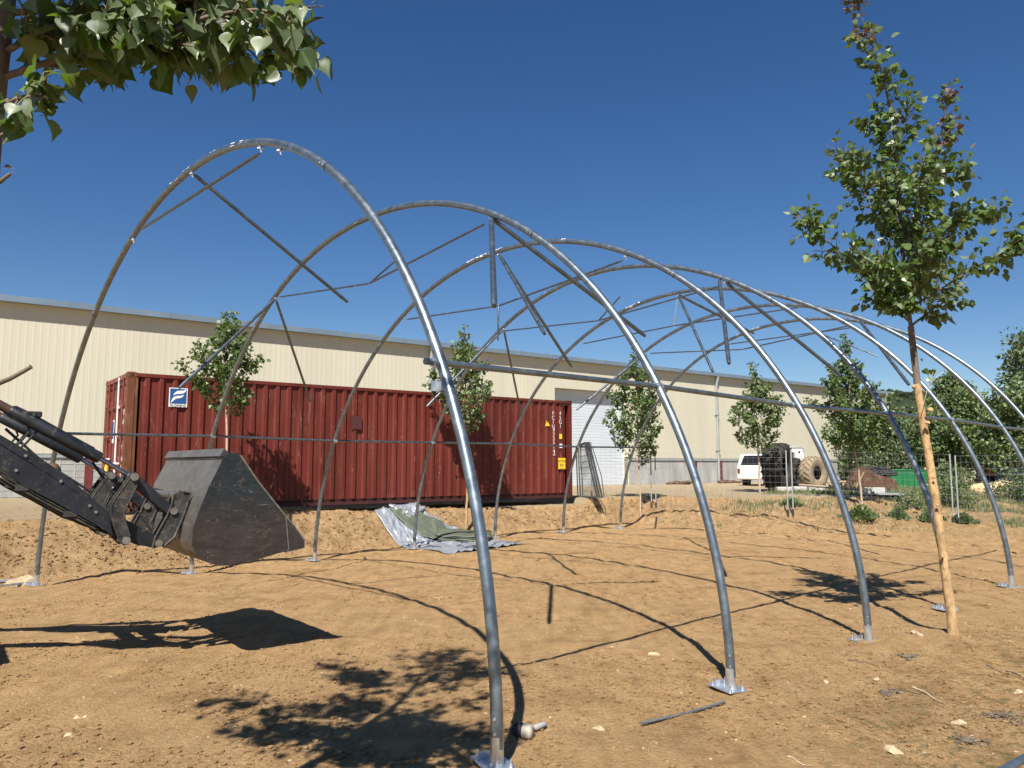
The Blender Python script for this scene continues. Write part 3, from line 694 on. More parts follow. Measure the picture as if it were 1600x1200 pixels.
    def text(s, z, body, size, m_, t=-.012, par=c, name='lettering', vertical=False, xs=1.0, u_=u, d_=v, org=None):
        lines = '\n'.join(body) if vertical else body
        cu = bpy.data.curves.new('txt', 'FONT'); cu.body = lines; cu.size = size; cu.extrude = .0015; cu.space_line = .82; cu.align_x = 'CENTER'
        to = bpy.data.objects.new('txt', cu); COL.objects.link(to)
        bpy.context.view_layer.update()
        me = bpy.data.meshes.new_from_object(to.evaluated_get(bpy.context.evaluated_depsgraph_get()))
        bpy.data.objects.remove(to)
        base = (P(s, t, z) if org is None else org)
        pl = world_loc(par)
        for vv in me.vertices:
            q = base + u_ * vv.co.x * xs + k * vv.co.y - d_ * vv.co.z; vv.co = Vector(q - pl)
        me.name = name; me.materials.clear(); me.materials.append(M[m_]); o = bpy.data.objects.new(name, me); COL.objects.link(o); o.parent = par
        return o
    text((s0 + s1) / 2, z0 + .035 * h, 'FLORENS', .125 * h * 1.1, 'letter_dark', xs=1.38, par=lg)
    s, z = loc(864, 646); text(s, z - .05, 'FCIU', .155, 'letter', vertical=True)
    s, z = loc(865, 671); text(s, z - .05, '855514', .155, 'letter', vertical=True)
    s, z = loc(865.5, 706); text(s, z - .10, '2', .20, 'letter')
    s, z = loc(875, 646); text(s, z - .05, '45G1', .155, 'letter', vertical=True)
    def rect(px0, py0, px1, py1, m_, t=-.004, nm='sticker', par=c):
        a = loc(px0, py0); b = loc(px1, py1); return decal([(a[0], b[1]), (b[0], b[1]), (b[0], a[1]), (a[0], a[1])], m_, t, nm, par=par)
    a = loc(851.5, 666); b = loc(859, 665.5); cc = loc(854.5, 656); wt_ = decal([a, b, cc], 'sign_yellow', -.004, 'warning_triangle')
    s, z = loc(855, 665); decal([(s - .012, z + .09), (s + .012, z + .09), (s + .02, z + .17), (s + .04, z + .20), (s - .01, z + .30), (s - .04, z + .2), (s - .012, z + .17)], 'letter_dark', -.008, 'bolt_symbol', par=wt_)
    y1 = rect(873.7, 678, 878, 686, 'sign_yellow'); rect(874, 693.5, 878.3, 700, 'sign_white')
    y2 = rect(872, 715.5, 883.3, 733, 'sign_yellow')
    a = loc(877.5, 722); text(a[0], a[1], 'CAUTION', .085, 'letter_dark', t=-.009, par=y2); text(a[0], a[1] - .13, "9'6\"", .11, 'letter_dark', t=-.009, par=y2); text(a[0], a[1] - .24, 'HIGH', .085, 'letter_dark', t=-.009, par=y2)
    rect(549, 650, 565, 671, 'sign_grey', nm='faded_sticker')
    # door writing
    d_ = u
    def dtext(t, z, body, size): text(0, 0, body, size, 'letter', u_=-v, d_=u, org=P(.028, t, z), par=c)
    dtext(.42, 2.02, '53 55', .17); dtext(.34, 1.82, '61', .15); dtext(.50, 1.30, '22G1', .13); dtext(.45, 1.06, 'MAX GR', .11); dtext(.45, .9, '30.480', .11); dtext(.45, .74, 'TARE', .11); dtext(.45, .6, '3.940', .11)
    lw = [(1.32, 1.45), (1.60, 1.45), (1.60, 1.95), (1.32, 1.95)]
    MB().prism([P(.030, t, z) for t, z in lw], -u * .003).build('logo_panel', M['sign_white'], c)
    lw = [(1.35, 1.54), (1.57, 1.54), (1.57, 1.92), (1.35, 1.92)]
    MB().prism([P(.026, t, z) for t, z in lw], -u * .003).build('logo_field', M['sign_blue'], c)
    st_ = MB().tube([P(-.03, 1.45, 1.05), P(-.05, 1.47, .9), P(-.04, 1.5, .6), P(-.03, 1.42, .35)], [.03, .05, .035, .02], 6)
    tag(st_.build('strap', M['rope']), 'yellow strap tied round a lock rod on the container doors', 'strap')
    return c
make_container()

# ------------------------------------------------------------------ cream industrial building
def make_building():
    A = 0.93353; D = 28.0324; u = np.array([math.sin(A), math.cos(A), 0]); v = np.array([-u[1], u[0], 0]); k = np.array([0, 0, 1.0])
    P = lambda s, t, z: v * (D + t) + u * s + k * z
    Rm = np.stack([u, v, k], 1); S0, S1 = -30.0, 54.0; ZB, ZW, ZE = .70, 2.175, 6.81
    c = thing('warehouse', 'long cream metal-clad industrial building with concrete base wall and blue-grey eaves', 'building', P(20, 10, ZB))
    def bx(mb, s0, s1, t0, t1, z0, z1, bev=0.0): mb.box(P((s0 + s1) / 2, (t0 + t1) / 2, (z0 + z1) / 2), (s1 - s0, t1 - t0, z1 - z0), Rm, bev)
    ds0, ds1, dz = 23.22, 28.05, 5.47
    def clad(s0, s1, z0, z1):
        pr = []; s = s0
        while s < s1: pr += [(s, 0.0), (s + .11, 0.0), (s + .135, -.0024), (s + .175, -.0024)]; s += .20
        pr = [q for q in pr if q[0] < s1] + [(s1, 0.0)]
        V = []; 
        for (s, d) in pr: V += [P(s, d - .06, z0), P(s, d - .06, z1)]
        return MB().add(V, [(2 * i, 2 * i + 1, 2 * i + 3, 2 * i + 2) for i in range(len(pr) - 1)])
    clad(S0, ds0, ZW, ZE).build('wall_cladding', M['cream'], c); clad(ds0, ds1, dz, ZE).build('wall_cladding', M['cream'], c); clad(ds1, S1, ZW, ZE).build('wall_cladding', M['cream'], c)
    mb = MB(); bx(mb, S0, ds0, .0, .25, ZB - .6, ZW + .05); bx(mb, ds1, S1, .0, .25, ZB - .6, ZW + .05)
    s = S0
    mb.build('concrete_base', M['concrete'], c)
    mb = MB()     # panel joints / block courses cast proud of the base wall as thin raised bands
    s = S0 + .3
    while s < S1:
        if not (ds0 - .3 < s < ds1 + .3): bx(mb, s, s + .03, -.012, -.001, ZB - .3, ZW - .16)
        s += 1.22 if s > 20 else .42
    if True:
        for z in np.arange(ZB + .15, ZW - .2, .2): bx(mb, S0, 9.5, -.010, -.0015, z, z + .018)
    mb.build('mortar_joints', M['mortar'], c)
    mb = MB(); bx(mb, S0, ds0, -.05, .0, ZW - .12, ZW + .02); bx(mb, ds1, S1, -.05, 0, ZW - .12, ZW + .02); mb.build('drip_flashing', M['pipe_grey'], c)
    for s in (-3.5, 3.88, 11.2, 18.6, 33.2, 35.35 + 0, 42.6, 50.0):
        mb = MB(); bx(mb, s - .11, s + .11, -.03, -.001, ZB - .2, ZW - .12); mb.build('steel_column', M['red_steel'], c)
    # door
    V = []; z = ZB; zs = [] 
    for q in np.arange(ZB, dz - .01, .145): zs += [(q, .30), (q + .115, .30), (q + .13, .312)]
    zs.append((dz, .30)); V = []
    for (z, t) in zs: V += [P(ds0, t, z), P(ds1, t, z)]
    MB().add(V, [(2 * i, 2 * i + 1, 2 * i + 3, 2 * i + 2) for i in range(len(zs) - 1)]).build('roller_door', M['white_door'], c)
    mb = MB(); bx(mb, ds0 - .02, ds0, -.065, .32, ZB, dz); bx(mb, ds1, ds1 + .02, -.065, .32, ZB, dz); bx(mb, ds0 - .02, ds1 + .02, -.065, .32, dz, dz + .02); mb.build('door_reveal', M['cream'], c)
    # eave with gutter, roof
    mb = MB(); bx(mb, S0 - .2, S1 + .2, -.33, -.0, ZE, ZE + .04); bx(mb, S0 - .2, S1 + .2, -.34, -.325, ZE - .02, ZE + .17); s = S0
    while s < S1: bx(mb, s, s + .04, -.348, -.341, ZE - .02, ZE + .17); s += 3.0
    mb.build('gutter', M['gutter'], c)
    w = 24.0
    MB().add([P(S0 - .2, -.3, ZE + .05), P(S1 + .2, -.3, ZE + .05), P(S1 + .2, w / 2, ZE + 1.05), P(S0 - .2, w / 2, ZE + 1.05), P(S1 + .2, w, ZE + .05), P(S0 - .2, w, ZE + .05)], [(0, 1, 2, 3), (3, 2, 4, 5)]).build('roof', M['gutter'], c)
    MB().add([P(S1, 0, ZB - .6), P(S1, w, ZB - .6), P(S1, w, ZE), P(S1, w / 2, ZE + 1.0), P(S1, 0, ZE)], [(0, 1, 2, 3, 4)]).build('end_wall', M['cream'], c)
    MB().add([P(S0, 0, ZB - .6), P(S0, w, ZB - .6), P(S0, w, ZE), P(S0, w / 2, ZE + 1.0), P(S0, 0, ZE)], [(4, 3, 2, 1, 0)]).build('end_wall', M['cream'], c)
    MB().add([P(S0, w, ZB - .6), P(S1, w, ZB - .6), P(S1, w, ZE), P(S0, w, ZE)], [(0, 3, 2, 1)]).build('rear_wall', M['cream'], c)
    for px, py, r in ((674, 590, .10), (1121, 650, .085), (1386, 680, .11), (-160, 600, .09)):
        q = on_plane(px, py, P(0, -.17, 0), v); s = float(np.dot(q, u))
        mb = MB().tube([P(s, -.17, ZB - .3), P(s, -.17, ZE - .45), P(s, -.28, ZE - .12), P(s, -.28, ZE)], r * .8, 10)
        bx(mb, s - r * 1.2, s + r * 1.2, -.25, -.08, ZE - 2.2, ZE - 2.14); bx(mb, s - r * 1.2, s + r * 1.2, -.25, -.08, ZE - 4.2, ZE - 4.14)
        mb.build('downpipe', M['pipe_grey'], c)
    # scraps lying against the wall
    for j, (px, w_, lab) in enumerate(((1062, .9, 'dark heap of scrap against the concrete base wall left of the red column'), (1140, .9, 'dark low heap of scrap beside the white van'))):
        q = on_plane(px, 752, P(0, -.5, 0), v); b = MB()
        for m_ in range(5): b.blob((q[0] + (m_ - 2) * .22, q[1] + (m_ % 2) * .2 - .1, .83 + .05), (.45, .3, .2), 300 + j * 7 + m_, 2, .5)
        tag(b.build('scrap_heap', M['rust']), lab, 'scrap')
make_building()

# ------------------------------------------------------------------ front loader with raised bucket
def make_loader():
    A = R(53); a = np.array([math.sin(A), math.cos(A), 0]); l = np.array([-a[1], a[0], 0]); k = np.array([0, 0, 1.0])
    N = np.array([-2.02, 7.54, 1.04]); Rm = np.stack([a, l, k], 1); Wd = 2.1
    LP = lambda px, py, L=0.0: on_plane(px, py, N + l * L, l)
    c = thing('front_loader', 'black tractor front loader with its worn steel bucket held above the ground at the left', 'loader', gpt(-5.6, 6.2))
    # bucket
    side = [(350, 710), (368, 706), (376, 712), (403, 752), (433, 790), (460, 823), (476, 846), (476, 854), (450, 860), (400, 875), (357, 882.5), (333, 882), (317, 876), (304, 863), (300, 850), (303, 823), (310, 803), (327, 760), (345, 725)]
    S = [LP(*q) for q in side]
    bu = MB(); bu.prism(S, l * .016); bk = bu.build('bucket', M['bucket'], c)
    MB().prism([p + l * (Wd - .016) for p in S], l * .016).build('side_plate', M['bucket'], bk)
    prof = [(476, 854), (450, 860), (400, 875), (357, 882.5), (333, 882), (317, 876), (304, 863), (300, 850), (303, 823), (310, 803), (327, 760), (345, 725), (350, 710)]
    Q = [LP(*q) for q in prof]; cen = sum(Q) / len(Q)
    V = []; n = len(Q)
    for p in Q:
        d = cen - p; d /= np.linalg.norm(d)
        V += [p + l * .017, p + l * (Wd - .017), p + d * .014 + l * .017, p + d * .014 + l * (Wd - .017)]
    Fc = []
    for i in range(n - 1):
        o = i * 4; q = o + 4; Fc += [(o, o + 1, q + 1, q), (o + 2, q + 2, q + 3, o + 3)]
    Fc += [(0, 2, 3, 1), (n * 4 - 4, n * 4 - 3, n * 4 - 1, n * 4 - 2)]
    mb = MB(); mb.add(V, Fc); mb.build('shell', M['bucket_back'], bk)
    E_ = [LP(476, 854), LP(476, 848), LP(450, 856), LP(448, 861.5)]
    MB().prism([p + l * .0 - k * .012 for p in E_], l * Wd).build('cutting_edge', M['pin'], bk)
    lip = [LP(*q) for q in ((351, 700.5), (359.5, 708), (353, 717), (343.5, 712.5))]
    MB().prism([p + l * .02 for p in lip], l * (Wd - .04)).build('spill_guard', M['bucket_back'], bk)
    e = [LP(*q) for q in ((376, 712), (403, 752), (433, 790), (460, 823), (476, 846))]
    MB().tube([p - l * .002 for p in e], .010, 6).build('worn_edge', M['pin'], bk)
    sc = [LP(*q) for q in ((447, 809), (460, 823), (475, 846), (475, 853), (451, 858.5), (449, 835))]
    MB().prism([p - l * .012 for p in sc], l * .012).build('side_cutter', M['bucket'], bk)
    MB().tube([LP(447, 809) - l * .006, LP(449, 835) - l * .006, LP(451, 858) - l * .006], .006, 5).build('weld_seam', M['pin'], bk)
    MB().prism([LP(*q) - l * .002 for q in ((351, 702), (358.5, 708), (353, 715.5), (345, 712))], l * .02).build('guard_end', M['black'], bk)
    for L0 in (.38, .52, 1.46, 1.60):
        br = [(268, 772), (283, 768), (294, 771), (286, 800), (270, 838), (254, 852), (236, 856), (240, 838), (258, 806), (266, 787)]
        B = [LP(*q, .45) + l * (L0 - .45) for q in br]; m = MB(); m.prism(B, l * .02); pl = m.build('bracket', M['loader_worn'], bk)
        e = MB(); e.tube([B[1] - l * .006, B[2] + np.array([0, 0, .004]), B[3], B[4], B[5]], .012, 6); e.tube([B[0], B[9], B[8], B[7], B[6]], .012, 6); e.build('bracket_rim', M['loader_worn'], pl)
    t0 = LP(274, 775, .45); MB().tube([t0 + l * -.07, t0 + l * 1.15], .04, 12).build('cross_tube', M['bucket_back'], bk)
    for q in ((268, 798), (245, 848)):
        for dL in (-.09, .99):
            p = LP(*q, .45) + l * dL; MB().tube([p, p + l * .22], .032, 14).build('pin', M['pin'], bk)
    # arms
    for off in (0.0, 1.08):
        def X(px, py, L): return LP(px, py, L) + l * off
        top = [(170, 800), (120, 757), (60, 714), (0, 679)]; bot = [(0, 733), (33, 757), (83, 783), (133, 810), (176, 836)]
        Tp = [X(*q, .42) for q in top]; Bt = [X(*q, .42) for q in bot]
        d = (Tp[3] - Tp[2]); d /= np.linalg.norm(d); ext = Tp[3] + d * 2.3; d2 = Bt[0] - Bt[1]; d2 /= np.linalg.norm(d2); ext2 = Bt[0] + d2 * 2.15
        arm = MB().prism(Tp + [ext, ext2] + Bt, l * .22).build('arm', M['loader'], c)
        low = [(176, 838), (127, 821), (70, 789), (27, 768), (0, 750)]; Lw = [X(*q, .42) + l * .09 for q in low]; up = [p + l * .09 + k * .02 for p in Bt]
        MB().prism(Lw[::-1] + up[1:], l * .10).build('arm_web', M['loader'], arm)
        m = MB()   # steel pipes and clips under the arm
        for dz in (.0, .028): m.tube([X(2, 742, .42) + l * .02 - k * dz, X(70, 780, .42) + l * .02 - k * dz, X(150, 822, .42) + l * .02 - k * dz], .009, 6)
        for q in ((35, 762), (110, 803)): m.box(X(*q, .42) + l * .02, (.10, .03, .05), Rm)
        m.build('oil_pipe', M['loader_worn'], arm)
        endp = [(190, 808), (240, 834), (252, 846), (240, 856), (215, 852), (200, 846), (176, 842), (170, 815)]
        MB().prism([X(*q, .42) + l * .05 for q in endp], l * .12).build('arm_tip', M['loader'], arm)
        bc = [(203, 739), (211, 738), (216, 745), (214, 755), (203, 777), (194, 795), (193, 808), (197, 825), (203, 842), (200, 850), (192, 852), (185, 846), (178, 828), (170, 803), (169, 790), (176, 776), (190, 757)]
        for L0 in (.37, .645):
            B = [X(*q, .42) + l * (L0 - .42) for q in bc]; b_ = MB().prism(B, l * .04).build('bell_crank', M['loader_worn'], c)
            cc = sum(B) / len(B); inner = [p * .86 + cc * .14 for p in B]
            m = MB(); m.tube(inner + [inner[0]], .006, 5); m.build('casting_rib', M['loader_worn'], b_)
        for q in ((208, 745), (195, 844)):
            p = X(*q, .42); MB().tube([p - l * .075, p + l * .29], .034, 14).build('pin', M['pin'], c)
        Aq = X(208, 745, .42) + l * .11; Bq = X(268, 798, .42) + l * .11
        d = (Bq - Aq) / np.linalg.norm(Bq - Aq); w = np.cross(d, l); w /= np.linalg.norm(w)
        for L0 in (-.085, .055):
            MB().prism([Aq + w * .045 - d * .03 + l * L0, Aq - w * .045 - d * .03 + l * L0, Bq - w * .04 + d * .03 + l * L0, Bq + w * .04 + d * .03 + l * L0], l * .03).build('link', M['loader'], c)
        # tilt cylinder
        P0 = X(208, 745, .42) + l * .11; P1 = X(160, 716, .42) + l * .11; P2 = X(17, 640, .42) + l * .11
        d = (P2 - P1) / np.linalg.norm(P2 - P1)
        cy = MB().tube([P1, P1 + d * .02, P2 - d * .01, P2], [.045, .052, .052, .045], 16).build('tilt_cylinder', M['loader'], c)
        MB().tube([P0, P1], .021, 12).build('piston_rod', M['rod'], cy)
        MB().tube([P2, P2 + d * 1.0], .040, 14).build('rusty_sleeve', M['rusty_rod'], cy)
        b2 = MB(); b2.box(X(55, 650, .42) + l * .11 + k * .02, (.12, .06, .05), Rm, .008); b2.build('valve_block', M['loader'], cy)
        h = MB(); h.tube([X(20, 637, .42) + l * .11, X(27, 634, .42) + l * .11, X(50, 645, .42) + l * .10, X(100, 673, .42) + l * .10, X(150, 700, .42) + l * .11, X(153, 708, .42) + l * .11], .009, 7)
        if off == 0:
            pass
        h.build('oil_pipe', M['loader'], cy)
        h = MB(); q = X(45, 664, .42) + l * .12
        for j in range(2): h.tube([q + a * .05 * j, q + a * (.02 + .05 * j) - k * .05, q - a * (.05 - .05 * j) - k * .15, q - a * (.14 - .05 * j) - k * .25], .010, 7)
        h.build('hose', M['black'], cy)
    for (q0, q1, q2, L0) in (((150, 722), (170, 748), (188, 790), .60), ((12, 668), (70, 716), (150, 770), .66), ((205, 790), (228, 800), (252, 838), .70)):
        MB().tube([LP(*q0, .42) + l * (L0 - .42), LP(*q1, .42) + l * (L0 - .42) - k * .02, LP(*q2, .42) + l * (L0 - .42)], .012, 7).build('hose', M['black'], c)
    for q in ((40, 712), (95, 752), (150, 800), (25, 735), (140, 790)):
        p = LP(*q, .42); MB().tube([p - l * .012, p], .014, 6).build('bolt', M['pin'], c)
    # cross tubes between the arms
    for q, r_ in (((120, 782), .06), ((30, 715), .07)):
        p = LP(*q, .42) + l * .2; MB().tube([p, p + l * .92], r_, 14).build('cross_beam', M['loader'], c)
    p = LP(97, 740, .42) + l * .75; MB().blob(p, (.17, .17, .18), 3, 3, .06).build('work_lamp', M['rust'], c)
    # the tractor nose out of the picture to the left
    base = N - a * 3.15
    m = MB(); m.box(base - a * 1.3 + l * .85 + np.array([0, 0, .30]), (2.3, 1.05, 1.0), Rm, .1); m.build('hood', M['loader'], c)
    m = MB(); m.box(base - a * .9 + l * 1.05 + np.array([0, 0, -.5]), (2.6, .5, .45), Rm, .05); m.build('chassis', M['loader'], c)
    for L0 in (.42, 1.68):
        m = MB(); m.box(base - a * 1.2 + l * L0 + k * .25, (.25, .16, 1.5), Rm, .02); m.build('loader_mast', M['loader'], c)
    for L0 in (.2, 1.6):
        cpt = base - a * .7 + l * L0; cpt = np.array([cpt[0], cpt[1], .5 + float(gz(cpt[0], cpt[1]))])
        m = MB(); m.lathe([(.22, 0), (.42, .0), (.50, .06), (.50, .26), (.42, .32), (.22, .32)], cpt, l, 28); w_ = m.build('wheel', M['black'], c)
        MB().lathe([(.0, .05), (.22, .05), (.22, .27), (.0, .27)], cpt, l, 20).build('rim', M['red_paint'], w_)
make_loader()

# ------------------------------------------------------------------ trees
LEAF = {
 2: None,
 1: (np.array([(0, 0, 0), (.40, .12, .09), (.46, .42, .10), (0, 1.05, -.03), (-.46, .42, .10), (-.40, .12, .09), (0, .4, -.02)], float),
     [(0, 1, 2, 6), (6, 2, 3), (0, 6, 4, 5), (6, 3, 4)]),
 0: (np.array([(0, 0, 0), (.48, .38, .10), (0, 1.0, -.02), (-.48, .38, .10)], float), [(0, 1, 2), (0, 2, 3)])}
def _leaf2():
    half = [(.0, .0), (.16, -.05), (.33, -.02), (.46, .10), (.52, .26), (.49, .40), (.38, .56), (.22, .74), (.09, .92), (0, 1.10)]
    rib = [(0, 0), (0, .08), (0, .24), (0, .40), (0, .56), (0, .74), (0, .92), (0, 1.10)]
    V = [(0, y, 0) for _, y in rib]; R_ = half[1:-1]; nr = len(rib)
    V += [(x, y, .06 + x * .10) for x, y in R_]; V += [(-x, y, .06 + x * .10) for x, y in R_]; Fc = []
    m = len(R_)
    for sg in (0, 1):
        o = nr + sg * m; e = lambda i: o + i
        q = [(0, 1, e(0)), (1, e(1), e(0)), (1, e(2), e(1)), (1, 2, e(3), e(2)), (2, 3, e(4), e(3)), (3, 4, e(5), e(4)), (4, 5, e(6), e(5)), (5, 6, e(7), e(6)), (6, 7, e(7))]
        Fc += [t if sg == 0 else t[::-1] for t in q]
    V = np.array(V, float); V[:, 2] -= .16 * V[:, 1] ** 2
    return V, Fc
LEAF[2] = _leaf2(); RIB2 = np.r_[np.ones(8), np.zeros(16)]
def leaves_obj(name, pts, tips, sizes, lod, mat, parent, rs, droop=.3):
    """many separate leaves in one mesh: pts = petiole ends, tips = tip directions"""
    V0, F0 = LEAF[lod]; n = len(pts); tri = []
    for f in F0:
        if len(f) == 4: tri += [(f[0], f[1], f[2]), (f[0], f[2], f[3])]
        else: tri.append(f)
    tri = np.array(tri)
    t = tips / (np.linalg.norm(tips, axis=1)[:, None] + 1e-9)
    nrm = rs.randn(n, 3) * .85 + np.array([0, 0, .55]); nrm -= t * (nrm * t).sum(1)[:, None]; nrm /= np.linalg.norm(nrm, axis=1)[:, None] + 1e-9
    b = np.cross(t, nrm); curl = rs.uniform(.2, 2.2, n)
    V = V0[None] * np.stack([np.ones(n) * rs.uniform(.85, 1.1, n), np.ones(n), curl], 1)[:, None, :] * sizes[:, None, None]
    P = pts[:, None] + V[..., 0:1] * b[:, None] + V[..., 1:2] * t[:, None] + V[..., 2:3] * nrm[:, None]
    Fc = (tri[None] + (np.arange(n) * len(V0))[:, None, None]).reshape(-1, 3)
    return arr_obj(name, P.reshape(-1, 3), Fc, mat, parent, smooth=(lod == 2), attr={'rib': np.tile(RIB2, n)} if lod == 2 else None)
def poly_at(P, f):
    P = np.asarray(P); d = np.r_[0, np.cumsum(np.linalg.norm(np.diff(P, axis=0), axis=1))]; u = f * d[-1]
    return np.stack([np.interp(u, d, P[:, k]) for k in range(3)], -1), d[-1]
FOL_ORIG = []
def foliate(limbs, rs, dens, twig=(.12, .35), lsize=.07, start=.15, up=.35, cluster=5, twigs_mb=None, sag=.5):
    pts = []; tips = []; sz = []; FOL_ORIG.clear()
    for (P, dm) in limbs:
        _, L = poly_at(P, np.array([0.5])); n = max(3, int(L * dens * dm))
        for k in range(n):
            f = start + (1.02 - start) * rs.rand() ** .85; q, _ = poly_at(P, np.array([min(1, f)])); q = q[0]
            q2, _ = poly_at(P, np.array([min(1, f + .02)])); q1, _ = poly_at(P, np.array([max(0, f - .03)])); dr = q2[0] - q1[0]; dr /= np.linalg.norm(dr) + 1e-9
            r = rs.randn(3); r -= dr * np.dot(r, dr); r /= np.linalg.norm(r); d = r * .8 + dr * .75 + np.array([0, 0, up]); d /= np.linalg.norm(d)
            tl = rs.uniform(*twig) * (1.15 - .55 * f)
            if twigs_mb is not None: twigs_mb.tube([q, q + d * tl * .5 + np.array([0, 0, .01]), q + d * tl], [.004, .003, .0015], 4, False)
            m = max(2, int(rs.poisson(cluster)))
            for j in range(m):
                g = rs.uniform(.15, 1.05); o = rs.randn(3) * .5; pet = o / (np.linalg.norm(o) + 1e-6) * rs.uniform(.015, .055) * lsize / .07
                pp = q + d * tl * g + pet + np.array([0, 0, -.01]); pts.append(pp); FOL_ORIG.append(q + d * tl * min(g, 1.0))
                tips.append(d * .4 + o * .7 + np.array([0, 0, -sag])); sz.append(lsize * rs.uniform(.62, 1.18) * (1.0 if f < .9 else .85))
    return np.array(pts), np.array(tips), np.array(sz)
def limb(pts, rs, wob=.03, n=9):
    P, L = poly_at(pts, np.linspace(0, 1, n)); P = P + np.cumsum(rs.randn(n, 3) * wob * L / n, axis=0) * np.linspace(0, 1, n)[:, None]; return P

def right_tree():
    rs = np.random.RandomState(11); Y0 = 7.78
    t = thing('poplar_tree', 'young poplar with a peeled tan trunk in the right foreground, in front of the hoops', 'tree', gpt(4.42, 7.75), 'young poplars planted round the tunnel')
    tp = [(1492, 1030), (1487, 960), (1478, 900), (1470, 840), (1462, 780), (1455, 740), (1449, 700), (1442, 660), (1436, 620), (1431, 580), (1427, 545), (1423, 510)]
    T = [at(x, y, Y0 + .01 * i) for i, (x, y) in enumerate(tp)]; T[0] = np.array([T[0][0], T[0][1], float(gz(T[0][0], T[0][1])) - .05])
    rads = [.054, .048, .045, .043, .042, .041, .040, .038, .036, .034, .033, .031]
    rad2 = [r * (1 + .02 * rs.randn()) for r in rads]
    fine = []; fr = []
    for k in range(len(T) - 1):
        for j in range(4): f = j / 4; fine.append(T[k] * (1 - f) + T[k + 1] * f + rs.randn(3) * .0012); fr.append((rad2[k] * (1 - f) + rad2[k + 1] * f) * (1 + .018 * rs.randn()))
    tr = MB().tube(fine[:35], fr[:35], 14).build('trunk', M['bark'], t)
    MB().tube(fine[34:] + [T[-1]], [r * 1.01 for r in fr[34:]] + [.030], 14).build('upper_trunk', M['bark_grey'], t)
    kn = MB()
    for (x, y, r) in ((1452, 640, .022), (1446, 660, .02), (1427, 604, .02), (1471, 870, .014), (1464, 790, .015), (1458, 745, .012)): kn.blob(at(x + 2, y, Y0 - .04), (r * 2, r * 2, r * 2.2), int(x), 2, .4)
    kn.build('knot', M['bark'], t)
    Lm = [([(1423, 510, 0), (1410, 400, .02), (1400, 300, .03), (1390, 190, .02), (1370, 95, 0), (1340, 25, -.02), (1327, -12, -.03)], .9),
          ([(1422, 470, 0), (1443, 340, .05), (1463, 240, .1), (1482, 150, .12)], .9),
          ([(1420, 480, 0), (1350, 425, -.15), (1295, 385, -.3), (1247, 352, -.38)], 1.25),
          ([(1424, 480, 0), (1490, 440, -.1), (1550, 405, -.2), (1618, 362, -.25)], 1.2),
          ([(1417, 440, 0), (1375, 350, .1), (1338, 285, .2), (1314, 238, .25)], 1.0),
          ([(1424, 430, 0), (1470, 370, .1), (1512, 330, .2), (1545, 325, .3)], .9),
          ([(1405, 350, 0), (1362, 295, -.1), (1335, 255, -.2)], .9), ([(1408, 330, 0), (1450, 275, -.1), (1500, 268, -.2)], .9),
          ([(1420, 495, 0), (1390, 455, .3), (1365, 420, .6), (1340, 400, .85)], 1.2), ([(1420, 490, 0), (1440, 430, .35), (1470, 380, .75)], 1.3),
          ([(1420, 495, 0), (1400, 450, -.35), (1380, 400, -.7)], 1.3), ([(1420, 470, 0), (1445, 420, -.35), (1465, 370, -.65)], 1.3),
          ([(1410, 400, 0), (1400, 340, .3), (1385, 260, .5)], 1.1), ([(1410, 400, 0), (1430, 330, -.3), (1440, 260, -.5)], 1.1),
          ([(1424, 505, 0), (1395, 480, -.1), (1370, 462, -.2)], .8), ([(1425, 508, 0), (1455, 485, .1), (1500, 455, .2)], .8),
          ([(1396, 250, 0), (1375, 215, .1), (1362, 190, .15)], .7), ([(1394, 240, 0), (1415, 200, -.1), (1418, 160, -.12)], .7)]
    limbs = []; bm_ = MB()
    for P, dm in Lm:
        Q = limb([at(x, y, Y0 + .1 + dy) for x, y, dy in P], rs, .05, 10); limbs.append((Q, dm)); bm_.tube(Q, np.linspace(.020 if dm < .95 and len(P) > 4 else .013, .003, 10), 6, False)
    pts, tips, sz = foliate(limbs, rs, 23, (.12, .48), .086, .10, .3, 7.6, bm_)
    bm_.build('branches', M['bark_grey'], t)
    Q = project(pts); cr = ((Q[:, 1] < 60) | ((Q[:, 0] > 1450) & (Q[:, 1] < 235))) & (rs.rand(len(pts)) < .45)
    leaves_obj('foliage', pts[~cr], tips[~cr], sz[~cr], 1, M['leaf'], t, rs)
    leaves_obj('dry_foliage', pts[cr], tips[cr], sz[cr] * .8, 1, M['leaf_brown'], t, rs)
    # shoot low on the trunk
    S = [at(1441, 640, Y0 - .02), at(1450, 605, Y0 - .05), at(1458, 582, Y0 - .06)]; S2 = [S[1], at(1462, 590, Y0), at(1478, 578, Y0)]
    m = MB(); m.tube(S, .004, 5); m.tube(S2, .003, 5); m.build('side_shoot', M['bark_pale'], t)
    pp = np.array([at(1443, 578, Y0 - .05), at(1455, 578, Y0 - .05), at(1449, 590, Y0 - .05), at(1463, 597, Y0), at(1440, 560, Y0), at(1476, 578, Y0)])
    leaves_obj('shoot_leaves', pp, np.array([[.5, 0, -.6]] * 6) + rs.randn(6, 3) * .2, np.array([.07, .07, .06, .07, .035, .03]), 2, M['leaf'], t, rs)
right_tree()

